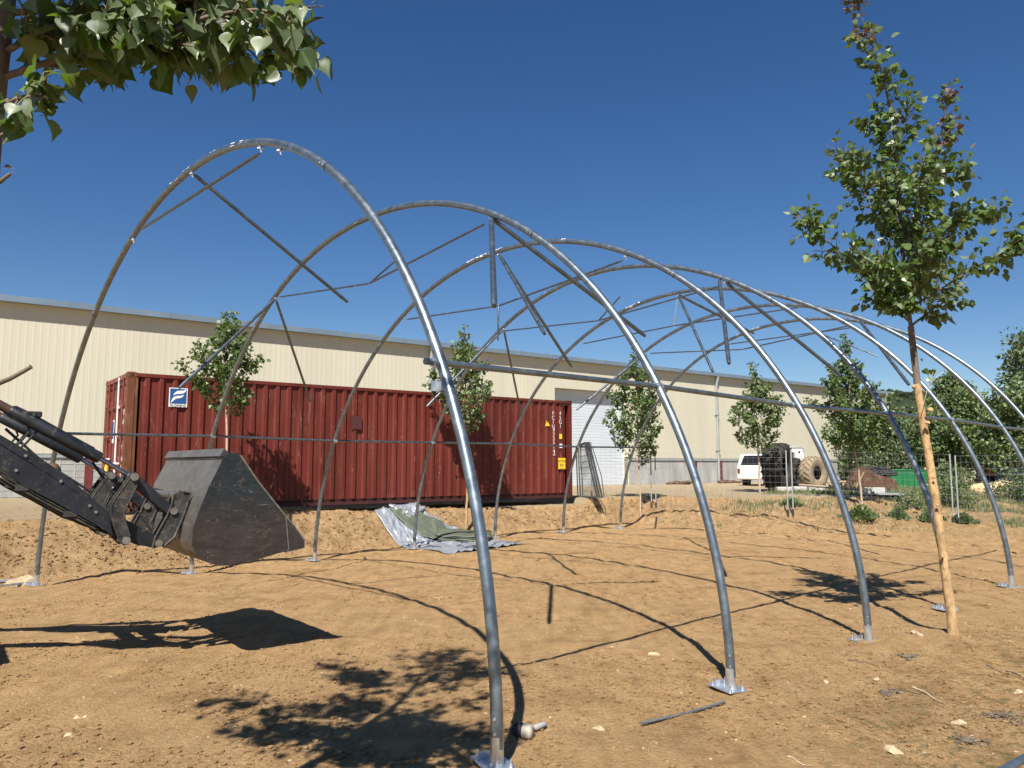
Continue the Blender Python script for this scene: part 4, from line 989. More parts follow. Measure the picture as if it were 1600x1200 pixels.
def left_tree():
    rs = np.random.RandomState(23); Y0 = 2.35
    t = thing('poplar_tree', 'poplar at the left edge whose leafy branch hangs into the top left corner', 'tree', gpt(-1.70, 2.42), 'young poplars planted round the tunnel')
    T = [np.array([-1.70, 2.42, float(gz(-1.7, 2.42)) - .05]), np.array([-1.68, 2.40, 1.0]), np.array([-1.66, 2.38, 1.9]), at(-24, 205, Y0), at(-1, 60, Y0), np.array([-1.62, 2.33, 4.2]), np.array([-1.68, 2.3, 5.0]), np.array([-1.78, 2.25, 5.8]), np.array([-1.85, 2.2, 6.6])]
    P, _ = poly_at(T, np.linspace(0, 1, 40)); P += rs.randn(40, 3) * .003
    MB().tube(P, np.interp(np.linspace(0, 1, 40), [0, .1, .45, 1], [.065, .052, .043, .010]) * (1 + .05 * rs.randn(40)), 14).build('trunk', M['bark_grey'], t)
    vis = [([(8, 120, 0), (110, 85, 0), (230, 75, -.03), (350, 60, -.03), (440, 75, 0), (505, 85, .02)], 1.15),
           ([(15, 20, 0), (140, 12, .1), (270, 0, .15), (370, -10, .2)], 1.5), ([(10, 160, 0), (45, 150, -.08), (90, 165, -.12)], 1.6),
           ([(230, 70, 0), (320, 30, -.1), (400, 15, -.15), (455, 30, -.2)], 1.0), ([(110, 80, 0), (180, 55, .15), (300, 75, .25), (390, 95, .3)], 1.3),
           ([(10, 80, 0), (80, 40, -.12), (160, 20, -.2), (240, 20, -.25)], 1.5), ([(60, 100, 0), (120, 105, .2), (190, 95, .35)], 1.2), ([(400, 65, 0), (440, 80, .1), (478, 95, .12)], .7)]
    limbs = []; b = MB()
    for Q, dm in vis:
        q = limb([at(x, y, Y0 + dy) for x, y, dy in Q], rs, .03, 10); limbs.append((q, dm)); b.tube(q, np.linspace(.011, .003, 10), 6, False)
    XL, YL = [0, 60, 130, 200, 330, 360, 470, 520], [195, 205, 140, 125, 140, 155, 145, 95]
    class Twigs:
        def tube(self, P, r, n, caps):
            q = project(P[-1])[0]
            if q[1] < np.interp(q[0], XL, YL) - 12 and q[0] < 512: b.tube(P, r, n, caps)
    pts, tips, sz = foliate(limbs, rs, 36, (.05, .24), .067, .05, .1, 4.6, Twigs(), .6)
    Q = project(pts); lim = np.interp(Q[:, 0], [0, 60, 130, 200, 330, 360, 470, 520], [205, 212, 150, 135, 150, 165, 155, 105]); lim = lim + 45 * vnoise(Q[:, 0] / 16, Q[:, 0] * 0, 6) + 12 * rs.randn(len(Q)); ok = (Q[:, 1] < lim - 28) & (Q[:, 0] < 512 + 12 * rs.randn(len(Q)))
    pts, tips, sz = pts[ok], tips[ok], sz[ok]
    og = np.array(FOL_ORIG)[ok]; pm = MB()
    for p, o_ in zip(pts, og): pm.tube([o_, (o_ + p) / 2 + np.array([0, 0, .006]), p], [.0016, .0012, .0012], 4, False)
    tag(pm.build('leaf_stalks', M['petiole'], t), kind='stuff')
    leaves_obj('branch_leaves', pts, tips, sz, 2, M['leaf_near'], t, rs)
    # crown above the picture, which throws the shade on the ground
    limbs = []
    for j in range(26):
        z0 = rs.uniform(3.3, 5.7); a = j * 2.4 + rs.uniform(-.3, .3); r = np.interp(z0, [3.3, 4.5, 5.7], [1.15, 1.0, .35]) * rs.uniform(.75, 1.15) * (.62 if math.cos(a) > .1 else 1.22)
        if z0 < 4.3 and math.cos(a) * .2 + math.sin(a) > .45: a += math.pi
        o = np.array([-1.62, 2.32, z0]); e = o + np.array([math.cos(a) * r, math.sin(a) * r, r * .75 + .15])
        q = limb([o, o * .5 + e * .5 + np.array([0, 0, -.04]), e], rs, .06, 8); limbs.append((q, 1.0)); b.tube(q, np.linspace(.014, .003, 8), 5, False)
    limbs.append((P[26:], .8))
    p2, t2, s2 = foliate(limbs, rs, 19, (.12, .46), .080, .12, .3, 6.5)
    Q = project(p2); vis_ = (p2[:, 1] > .3) & (Q[:, 1] > -60) & (Q[:, 0] > 30) & (Q[:, 0] < 1700)
    leaves_obj('foliage', p2[~vis_], t2[~vis_], s2[~vis_], 1, M['leaf'], t, rs)
    b.build('branches', M['bark_grey'], t)
    # pruned stubs sticking out low on the trunk
    m = MB(); m.tube([at(-60, 640, Y0), at(-15, 604, Y0), at(15, 592, Y0 - .02), at(35, 581, Y0 - .02), at(49, 573, Y0 - .02)], [.011, .0085, .0075, .007, .0065], 8)
    m.tube([at(44, 578, Y0 - .02), at(47, 569, Y0 - .02)], [.004, .001], 5); m.tube([at(-30, 300, Y0), at(0, 284, Y0), at(17, 271, Y0)], [.009, .007, .005], 7); m.tube([at(-20, 222, Y0), at(18, 204, Y0)], [.008, .005], 7)
    m.build('pruned_stub', M['bark_grey'], t)
    pp = np.array([at(8, 262, Y0), at(20, 268, Y0)]); leaves_obj('dry_foliage', pp, np.array([[.6, 0, .1], [.5, 0, -.2]]), np.array([.022, .02]), 2, M['leaf_brown'], t, rs)
left_tree()

def small_poplar(label, x, y, ztop, zc, wid, seed, trunk_col, lsize=.085, n=22, dens=9, tops=None, trr=.035, lean=0.0, mat='leaf'):
    rs = np.random.RandomState(seed); z0 = float(gz(x, y))
    t = thing('poplar_tree', label, 'tree', (x, y, z0), 'young poplars planted round the tunnel')
    T = [np.array([x, y, z0 - .05]), np.array([x - lean * .3, y, z0 + 1.0]), np.array([x - lean * .6, y, zc + .3]), np.array([x - lean, y, (zc + ztop) / 2]), np.array([x - lean * 1.05, y, ztop])]
    P, _ = poly_at(T, np.linspace(0, 1, 24)); P += np.cumsum(rs.randn(24, 3) * .012, axis=0)
    MB().tube(P, np.interp(np.linspace(0, 1, 24), [0, .4, 1], [trr, trr * .75, .006]), 8).build('trunk', trunk_col, t)
    limbs = []; b = MB(); H = ztop - zc
    for j in range(n):
        f = (j + .5) / n; zz = zc + H * (.0 + .78 * f); a = j * 2.4 + rs.uniform(-.5, .5)
        r = wid * np.interp(f, [0, .12, .35, .65, 1], [.55, 1.0, .95, .6, .18]) * rs.uniform(.6, 1.25)
        o = np.array([np.interp(zz, P[:, 2], P[:, 0]), y, zz]); e = o + np.array([math.cos(a) * r, math.sin(a) * r, r * .8 + .1])
        q = limb([o, o * .5 + e * .5 + np.array([0, 0, -.05]), e], rs, .08, 7); limbs.append((q, 1.0)); b.tube(q, np.linspace(.012, .003, 7), 5, False)
    limbs.append((P[14:], .7))
    p2, t2, s2 = foliate(limbs, rs, dens * 2.2, (.10, .36), lsize * 1.12, .08, .3, 6.5, None)
    leaves_obj('foliage', p2, t2, s2, 0, M[mat], t, rs); b.build('branches', M['bark_grey'], t)
small_poplar('young poplar with thin pale trunk before the left end of the red container', -5.62, 15.45, 5.0, 2.75, .72, 31, M['bark_pale'], .085, 22, 11, lean=.12)
small_poplar('young poplar half hidden behind the nearest hoop leg, before the red container', -1.14, 19.35, 5.3, 2.6, .80, 32, M['bark'], .09, 24, 10, mat='leaf_far')
small_poplar('young poplar in front of the white roller door', 3.95, 23.9, 5.55, 1.75, .98, 33, M['bark_pale'], .09, 30, 10, trr=.03)
small_poplar('young poplar standing before the white van and the black tractor tyre', 8.98, 28.2, 5.5, 2.15, 1.08, 34, M['bark_pale'], .115, 24, 8, trr=.04, mat='leaf_far')
small_poplar('tall full young poplar with thin pale trunk hiding the right end of the building', 10.55, 23.4, 5.65, 1.95, 1.05, 35, M['bark_pale'], .095, 36, 11, trr=.035, lean=.25)

def broad_tree(label, x, y, ztop, zc, wid, seed, mat, lsize, n, trr=.12, group='trees and bushes beyond the fence', name='broadleaf_tree', cat='tree', squash=1.0):
    rs = np.random.RandomState(seed); z0 = float(gz(x, y)); t = thing(name, label, cat, (x, y, z0), group)
    b = MB(); H = ztop - zc; cx = []
    T = np.array([[x, y, z0 - .1], [x + .05, y, zc], [x, y, zc + H * .5], [x + .1, y, ztop - H * .15]]); P, _ = poly_at(T, np.linspace(0, 1, 12)); P[1:] += rs.randn(11, 3) * .05
    b.tube(P, np.linspace(trr, trr * .15, 12), 8)
    nb = 16; cl = []
    for j in range(nb):
        f = rs.uniform(.0, .95); zz = zc + H * f; a = j * 2.4; r = wid * math.sqrt(max(.05, 1 - (2 * f - .85) ** 2 / 1.35)) * rs.uniform(.55, 1.0)
        o = np.array([np.interp(zz * .8 + zc * .2, P[:, 2], P[:, 0]), y, zc + (zz - zc) * .6]); e = np.array([x + math.cos(a) * r, y + math.sin(a) * r * squash, zz])
        b.tube([o, o * .5 + e * .5, e], [trr * .35, trr * .2, .01], 5, False); cl.append((e, rs.uniform(.28, .5) * wid))
    b.build('trunk', M['bark_grey'], t)
    pts = []
    per = n // (nb + 4)
    for (e, r) in cl + [(np.array([x + rs.randn() * wid * .2, y, zc + H * q]), wid * .5) for q in (.25, .5, .7, .93)]:
        d = rs.randn(per, 3); d /= np.linalg.norm(d, axis=1)[:, None]; rr = r * (.45 + .62 * rs.rand(per) ** .6)
        lump = 1 + .35 * np.sin(d @ rs.randn(3) * 4 + rs.rand() * 6); pts.append(e + d * (rr * lump)[:, None] * np.array([1, 1, .8]))
    pts = np.concatenate(pts); pts = pts[pts[:, 2] > z0 + .05]
    leaves_obj('foliage', pts, rs.randn(len(pts), 3) + np.array([0, 0, -.4]), lsize * rs.uniform(.6, 1.25, len(pts)), 0, mat, t, rs)
for a in [
 ('tall dark leafy tree cut by the right edge of the picture behind the last hoops', 25.6, 36.5, 8.1, 2.2, 2.4, 51, M['leaf_dark'], .17, 12000),
 ('bushy mid green tree just right of the peeled trunk beyond the green skip', 18.7, 33.0, 4.9, 1.5, 1.5, 52, M['leaf_far'], .14, 10000),
 ('upright bright green tree left of the tall dark one at the right edge', 21.0, 37.0, 6.2, 1.6, 1.0, 53, M['leaf_far'], .15, 9000),
 ('low dark tree directly behind the green skip', 19.8, 41.5, 4.6, 1.3, 2.2, 54, M['leaf_dark'], .16, 9000),
 ('wide green tree low behind the red farm machine', 24.3, 40.5, 4.7, 1.4, 2.3, 55, M['leaf_far'], .16, 9000),
 ('grey green tree farthest back above the left end of the green skip', 23.2, 50.5, 5.0, 1.4, 2.6, 56, M['leaf_dark'], .2, 7000),
 ('dense green tree filling the right edge beside the last hoop', 20.2, 30.2, 5.0, 1.5, 1.5, 57, M['leaf_far'], .13, 8000),
 ('tall slim green tree standing out of the picture beyond the right edge', 25.4, 31.0, 6.4, 1.5, 1.7, 58, M['leaf_far'], .14, 5000)]:
    broad_tree(*a, group=None)
for a in [
 ('dark low bush right of the green skip at the foot of the trees', 16.6, 29.3, 1.75, .25, .85, 61, M['leaf_far'], .08, 3500),
 ('round low shrub behind the right hand fence post', 14.2, 25.4, 1.35, .2, .7, 62, M['leaf_far'], .07, 3000),
 ('dark green shrub on the mound near the right edge', 17.9, 27.2, 1.25, .2, 1.1, 63, M['leaf_dark'], .08, 3500),
 ('low leafy shrub between the fence posts on the right', 12.6, 24.2, .95, .15, .55, 64, M['leaf_far'], .06, 2200)]:
    broad_tree(*a, trr=.02, group='low bushes beyond the fence', name='bush', cat='bush', squash=.9)

# wooded hill on the horizon
def make_hill():
    n = 160; m = 24; V = []; xs = np.linspace(-200, 900, n)
    rs = np.random.RandomState(4)
    for j in range(m):
        f = j / (m - 1)
        for i in range(n):
            x = xs[i]; y = 420 + 260 * f
            h = 34 * math.exp(-((x - 262) / 95.0) ** 2) + 26 * math.exp(-((x - 420) / 160.0) ** 2) + 12
            V.append((x, y, -2 + (h + 3.5 * fbm(x * .05, y * .05, 5, 4) * 2) * math.sin(min(1, f * 1.6) * math.pi / 2)))
    Fc = [(j * n + i, j * n + i + 1, (j + 1) * n + i + 1, (j + 1) * n + i) for j in range(m - 1) for i in range(n - 1)]
    o = MB().add(V, Fc, True).build('hills', M['hill']); tag(o, kind='structure')
    # tree crowns along the ridge
    rs = np.random.RandomState(9); k = 6000; x = rs.uniform(60, 620, k); y = rs.uniform(425, 640, k)
    f = (y - 420) / 260; h = 34 * np.exp(-((x - 262) / 95.0) ** 2) + 26 * np.exp(-((x - 420) / 160.0) ** 2) + 12
    z = -2 + (h + 7 * fbm(x * .05, y * .05, 5, 4)) * np.sin(np.minimum(1, f * 1.6) * math.pi / 2)
    tag(scatter_mesh('far_wood', np.stack([x, y, z + .6], 1), rs.uniform(1.2, 3.0, k), M['hill'], 8, 1.2, 1, .6), kind='stuff')
make_hill()

# ------------------------------------------------------------------ weeds, grass, twigs
def blades(name, x, y, h, w, mat, rs, lean=.5):
    n = len(x); z = gz(x, y) - .01; a = rs.uniform(0, 6.28, n); la = rs.uniform(0, 6.28, n); L = rs.uniform(.1, 1, n) * lean
    wx = np.cos(a) * w; wy = np.sin(a) * w; b = np.stack([x, y, z], 1)
    tip = b + np.stack([np.cos(la) * L * h, np.sin(la) * L * h, h], 1); mid = b * .5 + tip * .5 + np.stack([-np.cos(la) * L * h * .15, -np.sin(la) * L * h * .15, h * .08], 1)
    o = np.stack([wx, wy, np.zeros(n)], 1); V = np.stack([b - o, b + o, mid + o * .7, mid - o * .7, tip], 1).reshape(-1, 3)
    t = np.array([(0, 1, 2), (0, 2, 3), (3, 2, 4)]); Fc = (t[None] + (np.arange(n) * 5)[:, None, None]).reshape(-1, 3)
    return arr_obj(name, V, Fc, mat)
def vegetation():
    rs = np.random.RandomState(70)
    n = 120000; s = rs.uniform(14.5, 40, n); t = rs.uniform(-5, 14, n); x = TX + DV[0] * s + NV[0] * t; y = TY + DV[1] * s + NV[1] * t
    dens = fbm(x * .55, y * .55, 91, 4) + .12 * np.clip((t - 0) / 4, -1, 1.2) + .03; keep = (dens > .10) & (y > 21) & ~((np.abs(x - 10.5) < 2.2) & (y < 21.8)); x, y = x[keep], y[keep]
    h = rs.uniform(.03, .20, len(x)) * (1 + .5 * (rs.rand(len(x)) < .1))
    tag(blades('green_weeds', x, y, h, rs.uniform(.006, .018, len(x)), M['weed'], rs), kind='stuff')
    n = 30000; s = rs.uniform(14, 38, n); t = rs.uniform(-5.5, 14, n); x = TX + DV[0] * s + NV[0] * t; y = TY + DV[1] * s + NV[1] * t
    dens = fbm(x * .6, y * .6, 97, 4) + .05 * np.clip(t / 4, -1, 1); keep = (dens > .16) & (y > 20.5); x, y = x[keep], y[keep]
    tag(blades('dry_grass', x, y, rs.uniform(.04, .22, len(x)), rs.uniform(.004, .012, len(x)), M['straw'], rs, 1.2), kind='stuff')
    # thin flattened dry turf in the near right corner
    n = 26000; x = rs.uniform(.8, 7.5, n); y = rs.uniform(3.4, 9.5, n); _, tt = st(x, y)
    dens = fbm(x * 1.6, y * 1.6, 93, 4, .6) + .10 * np.clip((tt - 6.2) / 1.0, -2, 1); keep = dens > .17; x, y = x[keep], y[keep]
    tag(blades('dry_turf', x, y, rs.uniform(.006, .026, len(x)), rs.uniform(.0012, .003, len(x)), M['straw'], rs, 2.6), kind='stuff')
    k = (fbm(x * 2.6, y * 2.6, 95, 3) > .12)
    tag(blades('green_turf', x[k], y[k], rs.uniform(.008, .03, k.sum()), rs.uniform(.0012, .0035, k.sum()), M['weed'], rs, 1.8), kind='stuff')
    n = 16000; s = rs.uniform(15.5, 42, n); t = rs.uniform(-3.5, 15, n); x = TX + DV[0] * s + NV[0] * t; y = TY + DV[1] * s + NV[1] * t
    dens = fbm(x * .45, y * .45, 191, 4) + .10 * np.clip((t - 2) / 4, -1, 1.2); keep = (dens > .13) & (y > 22.5); x, y, dn = x[keep], y[keep], dens[keep]; n = len(x)
    P = np.stack([x, y, gz(x, y) + rs.rand(n) ** 1.5 * np.clip((dn - .05) * 1.6, .05, .5)], 1); d = rs.randn(n, 3) + np.array([0, 0, .8])
    tag(leaves_obj('low_scrub', P, d, rs.uniform(.04, .12, n), 0, M['leaf_far'], None, rs), kind='stuff')
vegetation()
for j, (px, py, w, h, lab) in enumerate(((1345, 812, .95, .55, 'dark rounded weed clump in the shade of the tall young poplar'), (1403, 812, .55, .5, 'bright green round weed tussock on the bank right of the tall young poplar'), (1455, 815, .6, .5, 'green weed clump beside the thick peeled trunk'), (1505, 818, .6, .4, 'green weed clump just right of the right hand fence post'), (1235, 792, .5, .35, 'green weed clump at the foot of the middle fence post'))):
    rs = np.random.RandomState(200 + j); p = gnd(px, py); n = 900; r = w / 2 * np.sqrt(rs.rand(n)); a = rs.uniform(0, 6.28, n); r = r * (1 + .3 * np.sin(a * 3 + j))
    P = np.stack([p[0] + r * np.cos(a), p[1] + r * np.sin(a) * .8, p[2] + h * .75 * rs.rand(n) * np.clip(1.1 - r / (w / 2), .15, 1)], 1)
    d = np.stack([np.cos(a) * .5, np.sin(a) * .5, rs.uniform(.4, 1.6, n)], 1) + rs.randn(n, 3) * .25
    o = leaves_obj('weed_clump', P, d, rs.uniform(.05, .13, n), 0, M['leaf_far'], None, rs); o.data.transform(Matrix.Identity(4)); tag(o, lab, 'weed', 'weed clumps on the bank')
TW = [((1426, 1075), (1470, 1099), .009, 'bare grey stick pointing to the camera left of the peeled trunk base'), ((1386, 1078), (1440, 1086), .006, 'thin dry twig touching a bare grey stick'), ((1500, 1156), (1548, 1163), .008, 'dry brown twig lying in the turf at lower right'),
      ((1578, 1117), (1604, 1121), .009, 'broken stick beside the dark dried clump at the right edge'), ((1542, 1040), (1600, 1066), .006, 'long thin root lying right of the peeled trunk'), ((1231, 1184), (1268, 1199), .005, 'straw coloured stalk at the bottom edge'),
      ((1325, 1032), (1372, 1042), .006, 'thin dark twig right of the third hoop foot'), ((1572, 1050), (1600, 1062), .006, 'short dark root at the right edge')]
for k, (a, b, r, lab) in enumerate(TW):
    A_, B_ = gnd(*a), gnd(*b); rs = np.random.RandomState(k); P, L = poly_at([A_, B_], np.linspace(0, 1, 7)); P[1:-1] += rs.randn(5, 3) * .01; P[:, 2] = [float(gz(p[0], p[1])) + r * .8 for p in P]
    tag(MB().tube(P, np.linspace(r, r * .5, 7), 6).build('twig', M['bark_pale'] if k in (0, 5) else M['bark_grey']), lab, 'twig', 'twigs lying on the ground')
for k, (px, py, w, lab) in enumerate(((1562, 1120, .34, 'dark tangled clump of dried weed near the right edge'), (1420, 1028, .22, 'dark patch of dried weed left of the trunk base'), (1390, 1085, .18, 'small dried weed tuft between two twigs'), (1512, 1160, .2, 'small dark dried tuft at the bottom right'), (688, 936, .16, 'little heap of dark clods under the crown of the second hoop shadow'), (800, 861, .2, 'dark clods at the tip of the silver sheet'), (1540, 906, .15, 'dark dried tuft between the last two visible hoop feet'))):
    rs = np.random.RandomState(400 + k); p = gnd(px, py); w *= .8; n = 150; a = rs.uniform(0, 6.28, n); r = w / 2 * rs.rand(n) * (1 + .5 * np.sin(a * 3 + k))
    x = p[0] + r * np.cos(a); y = p[1] + r * np.sin(a); P = np.stack([x, y, gz(x, y) + rs.uniform(0, .022, n)], 1)
    o = scatter_mesh('dried_clump', P, rs.uniform(.003, .014, n), M['clod'] if k > 3 else M['bark_grey'], 30 + k, .7, 1, .7); tag(o, lab, 'debris', 'dark tufts and clods on the ground')

# ------------------------------------------------------------------ mesh fence
def fence_panel(p0, p1, h0, h1, label, sunk=.12, group='wire mesh fence panels'):
    g0 = float(gz(p0[0], p0[1])); g1 = float(gz(p1[0], p1[1])); a = np.array([p0[0], p0[1], g0]); b = np.array([p1[0], p1[1], g1])
    t = thing('fence_panel', label, 'fence', (a + b) / 2, group); L = np.linalg.norm((b - a)[:2]); up = np.array([0, 0, 1.0])
    for p, h in ((a, h0), (b, h1)):
        MB().tube([p - up * sunk, p + up * h], .021, 8).build('post', M['pipe_grey'], t)
        MB().box(p + up * .07, (.05, .05, .26), None, .008).build('foot', M['loader_worn'], t)
    m = MB(); A0 = a + up * .06; B0 = b + up * .06; A1 = a + up * (h0 - .02); B1 = b + up * (h1 - .02); n = int(L / .155)
    for k in range(1, n):
        f = k / n; m.tube([A0 * (1 - f) + B0 * f, A1 * (1 - f) + B1 * f], .0018, 4, False)
    for k in range(11):
        f = k / 10; m.tube([A0 * (1 - f) + A1 * f, B0 * (1 - f) + B1 * f], .0019, 4, False)
        if k in (3, 7): m.tube([A0 * (1 - f) + A1 * f + up * .035, B0 * (1 - f) + B1 * f + up * .035], .0019, 4, False)
    m.build('wire_mesh', M['wire'], t)
fence_panel((2.55, 24.9), (4.36, 24.35), 1.75, 1.72, 'wire mesh fence panel between the leaning panels and the young poplar by the roller door')
fence_panel((4.49, 24.3), (7.98, 22.55), 1.72, 1.9, 'wire mesh fence panel in front of the white van, left of the middle post pair')
fence_panel((8.11, 22.5), (12.56, 22.22), 1.9, 1.96, 'wire mesh fence panel in front of the tyres and rusty bucket')
fence_panel((12.70, 22.2), (17.2, 22.0), 1.96, 1.96, 'wire mesh fence panel at the right edge before the bushes')
def leaning_panels():
    for k in range(3):
        dx = .10 * k; t = thing('leaning_fence_panel', ('leaning wire fence panel nearest the red container', 'middle one of the wire fence panels leaning beside the container', 'wire fence panel leaning farthest from the red container')[k], 'fence', gpt(2.3 + dx, 23.5), 'fence panels leaning by the container')
        B0 = at(933 + 4 * k, 777, 22.7); T0 = at(914 + 3.2 * k, 691, 22.4); B1 = at(903 + 4 * k, 775, 24.3); T1 = at(900 + 3.2 * k, 697, 24.0)
        for a, b in ((B0, T0), (B1, T1), (B0, B1), (T0, T1)): MB().tube([a, b], .028 if a is B0 and b is T0 else .018, 8).build('frame_tube', M['galv_dark'], t)
        m = MB()
        for j in range(1, 10): f = j / 10; m.tube([B0 * (1 - f) + B1 * f, T0 * (1 - f) + T1 * f], .004, 4, False)
        for j in range(1, 9): f = j / 9; m.tube([B0 * (1 - f) + T0 * f, B1 * (1 - f) + T1 * f], .004, 4, False)
        m.build('wire_mesh', M['wire'], t)
    a = at(926, 700, 22.5); b = at(940, 745, 22.6); c = at(944, 777, 22.7); tag(MB().tube([a, b, c], .014, 6).build('bent_bar', M['galv_dark']), 'thin bent bar leaning against the stacked fence panels', 'bar')
leaning_panels()

# ------------------------------------------------------------------ silver sheet and olive tarpaulin on the bank
def sheet(name, left, right, nu, nv, lift, amp, mat, seed, parent=None, thick=.004, fold=0):
    Lp = np.array([gnd(*q) for q in left]); Rp = np.array([gnd(*q) for q in right]); Lq, _ = poly_at(Lp, np.linspace(0, 1, nu)); Rq, _ = poly_at(Rp, np.linspace(0, 1, nu)); rs = np.random.RandomState(seed)
    F_ = np.linspace(0, 1, nv); G = Lq[:, None] * (1 - F_)[None, :, None] + Rq[:, None] * F_[None, :, None]
    x, y = G[..., 0], G[..., 1]; u = np.linspace(0, 1, nu)[:, None] * np.ones((1, nv)); v = np.ones((nu, 1)) * F_
    x = x + .03 * vnoise(u * 14, v * 9, seed) ; y = y + .03 * vnoise(u * 13, v * 8, seed + 3)
    base = gz(x, y, True); smooth = gz(x, y, False)
    rid = (1 - np.abs(2 * fbm(u * 9 + v * 3, v * 12 - u * 5, seed, 3))) ** 3
    rid2 = (1 - np.abs(2 * vnoise(u * 26 + v * 10, v * 30 + u * 6, seed + 5))) ** 3
    edge = np.minimum(1, np.minimum(v, 1 - v) * 8 + .2)
    z = np.maximum(smooth, base) + lift + amp * edge * (rid * .8 + rid2 * .35) + amp * .4 * vnoise(u * 5, v * 4, seed + 9)
    V = np.stack([x, y, z], -1).reshape(-1, 3); I = np.arange(nu * nv).reshape(nu, nv)
    Fc = np.stack([I[:-1, :-1], I[:-1, 1:], I[1:, 1:], I[1:, :-1]], -1).reshape(-1, 4)
    o = arr_obj(name, V, Fc, mat, parent, smooth=True)
    md = o.modifiers.new('thickness', 'SOLIDIFY'); md.thickness = thick; md.offset = 0; return o
s1 = sheet('plastic_sheet', [(583, 799), (590, 811), (605, 832), (618, 848), (632, 857), (662, 859), (702, 866)], [(640, 791), (662, 801), (688, 815), (717, 828), (745, 843), (790, 846), (822, 851)], 110, 60, .012, .07, M['silver'], 3)
tag(s1, 'crumpled silver plastic sheet spread down the earth bank below the container', 'plastic sheet')
s2 = sheet('sheet_flap', [(606, 800), (621, 807), (640, 819)], [(640, 791), (654, 795), (668, 801)], 40, 30, .10, .05, M['silver'], 6, s1)
g1 = sheet('tarpaulin', [(609, 803), (618, 812), (632, 829), (655, 841), (678, 849)], [(648, 806), (668, 813), (690, 824), (704, 838), (735, 840)], 70, 30, .085, .035, M['green_tarp'], 12, None, .02)
tag(g1, 'folded olive green tarpaulin lying on the crumpled silver sheet', 'tarpaulin')
for k in range(4):
    dz = .10 + .032 * k; q = [gnd(678 + 1 * k, 849 - 1.0 * k), gnd(722 + 2 * k, 852 - .8 * k), gnd(762 + 2 * k, 850 - .5 * k)]; r_ = [gnd(690 + k, 838), gnd(728 + k, 838), gnd(765 + k, 839)]
    Lq, _ = poly_at(q, np.linspace(0, 1, 16)); Rq, _ = poly_at(r_, np.linspace(0, 1, 16)); V = []
    for i in range(16):
        for j in range(8):
            f = j / 7; p = Lq[i] * (1 - f) + Rq[i] * f; V.append((p[0], p[1], float(gz(p[0], p[1], False)) + dz - .05 + .012 * math.sin(i * .9 + k) + .02 * math.sin(f * 3.14)))
    I = np.arange(128).reshape(16, 8); Fc = np.stack([I[:-1, :-1], I[:-1, 1:], I[1:, 1:], I[1:, :-1]], -1).reshape(-1, 4)
    o = arr_obj('folded_layer', np.array(V), Fc, M['green_tarp'] if k % 2 else M['tarp_edge'], g1, True); md = o.modifiers.new('thickness', 'SOLIDIFY'); md.thickness = .018

# ------------------------------------------------------------------ tools and loose steel
def mallet():
    H = gnd(818, 1152); ax = gnd(842, 1150) - gnd(800, 1141); ax[2] = 0; ax /= np.linalg.norm(ax); r = .045
    c = thing('mallet', 'dusty rubber mallet with white head and black face lying beside the nearest hoop leg', 'mallet', H); hc = H + np.array([0, 0, r * .85])
    MB().lathe([(0, -.03), (.030, -.03), (.042, -.022), (.045, 0), (.045, .045), (.038, .058), (0, .060)], hc, ax, 24).build('head', M['rubber_white'], c)
    MB().lathe([(0, -.070), (.030, -.069), (.041, -.058), (.045, -.04), (.0455, .0)], hc, ax, 24).build('rubber_face', M['black'], c)
    d = gnd(868, 1131) - gnd(826, 1150); d[2] = 0; d /= np.linalg.norm(d); h0 = hc + d * .03
    MB().tube([h0, h0 + d * .07 - np.array([0, 0, .012]), h0 + d * .085 - np.array([0, 0, .014]), h0 + d * .09 - np.array([0, 0, .014]), h0 + d * .20 - np.array([0, 0, .02]), h0 + d * .215 - np.array([0, 0, .02])], [.012, .013, .013, .019, .018, .012], 12).build('handle', M['concrete'], c)
mallet()
def rebar():
    A_, B_ = gnd(1002, 1136), gnd(1132, 1102); n = 70; P, L = poly_at([A_, A_ * .5 + B_ * .5, B_], np.linspace(0, 1, n)); perp = np.array([-(B_ - A_)[1], (B_ - A_)[0], 0]); perp /= np.linalg.norm(perp)
    f = np.linspace(0, 1, n); P = P - perp * (np.sin(f * math.pi) * .022)[:, None]; P[:, 2] = np.array([float(gz(p[0], p[1], False)) for p in P]) + .016
    rr = np.where(np.arange(n) % 2, .0105, .0085)
    tag(MB().tube(P, rr, 8).build('iron_bar', M['rebar']), 'ribbed iron bar lying on the earth near the second hoop foot', 'iron bar')
rebar()
for k, (a, b, w, lab) in enumerate((((-60, 915), (52, 910), .05, 'upper shiny zinc rail lying at the foot of the leftmost hoop leg'), ((-60, 927), (50, 914), .035, 'lower shiny zinc rail lying at the foot of the leftmost hoop leg'))):
    A_, B_ = gnd(*a), gnd(*b); d = (B_ - A_) / np.linalg.norm(B_ - A_); pr = np.array([-d[1], d[0], 0]); m = MB(); up = np.array([0, 0, 1.0])
    A_ = A_ + up * .025; B_ = B_ + up * .025
    m.prism([A_, A_ + pr * w, A_ + pr * w + up * .003, A_ + up * .003], B_ - A_); m.prism([A_ + up * .004, A_ + pr * .003 + up * .004, A_ + pr * .003 + up * w, A_ + up * w], B_ - A_)
    for f in (.55, .7, .9): m.blob(A_ * (1 - f) + B_ * f + up * .03, (.03, .03, .03), k, 1, .2)
    tag(m.build('zinc_rail', M['zinc']), lab, 'metal rail', 'zinc rails on the ground')
A_ = gnd(1556, 1218); B_ = gnd(1630, 1176); up = np.array([0, 0, .025])
tag(MB().tube([A_ + up, (A_ + B_) / 2 + up, B_ + up], .024, 14).build('loose_pipe', M['galv']), 'end of a loose steel pipe in the bottom right corner', 'pipe')
p = gnd(855, 912)
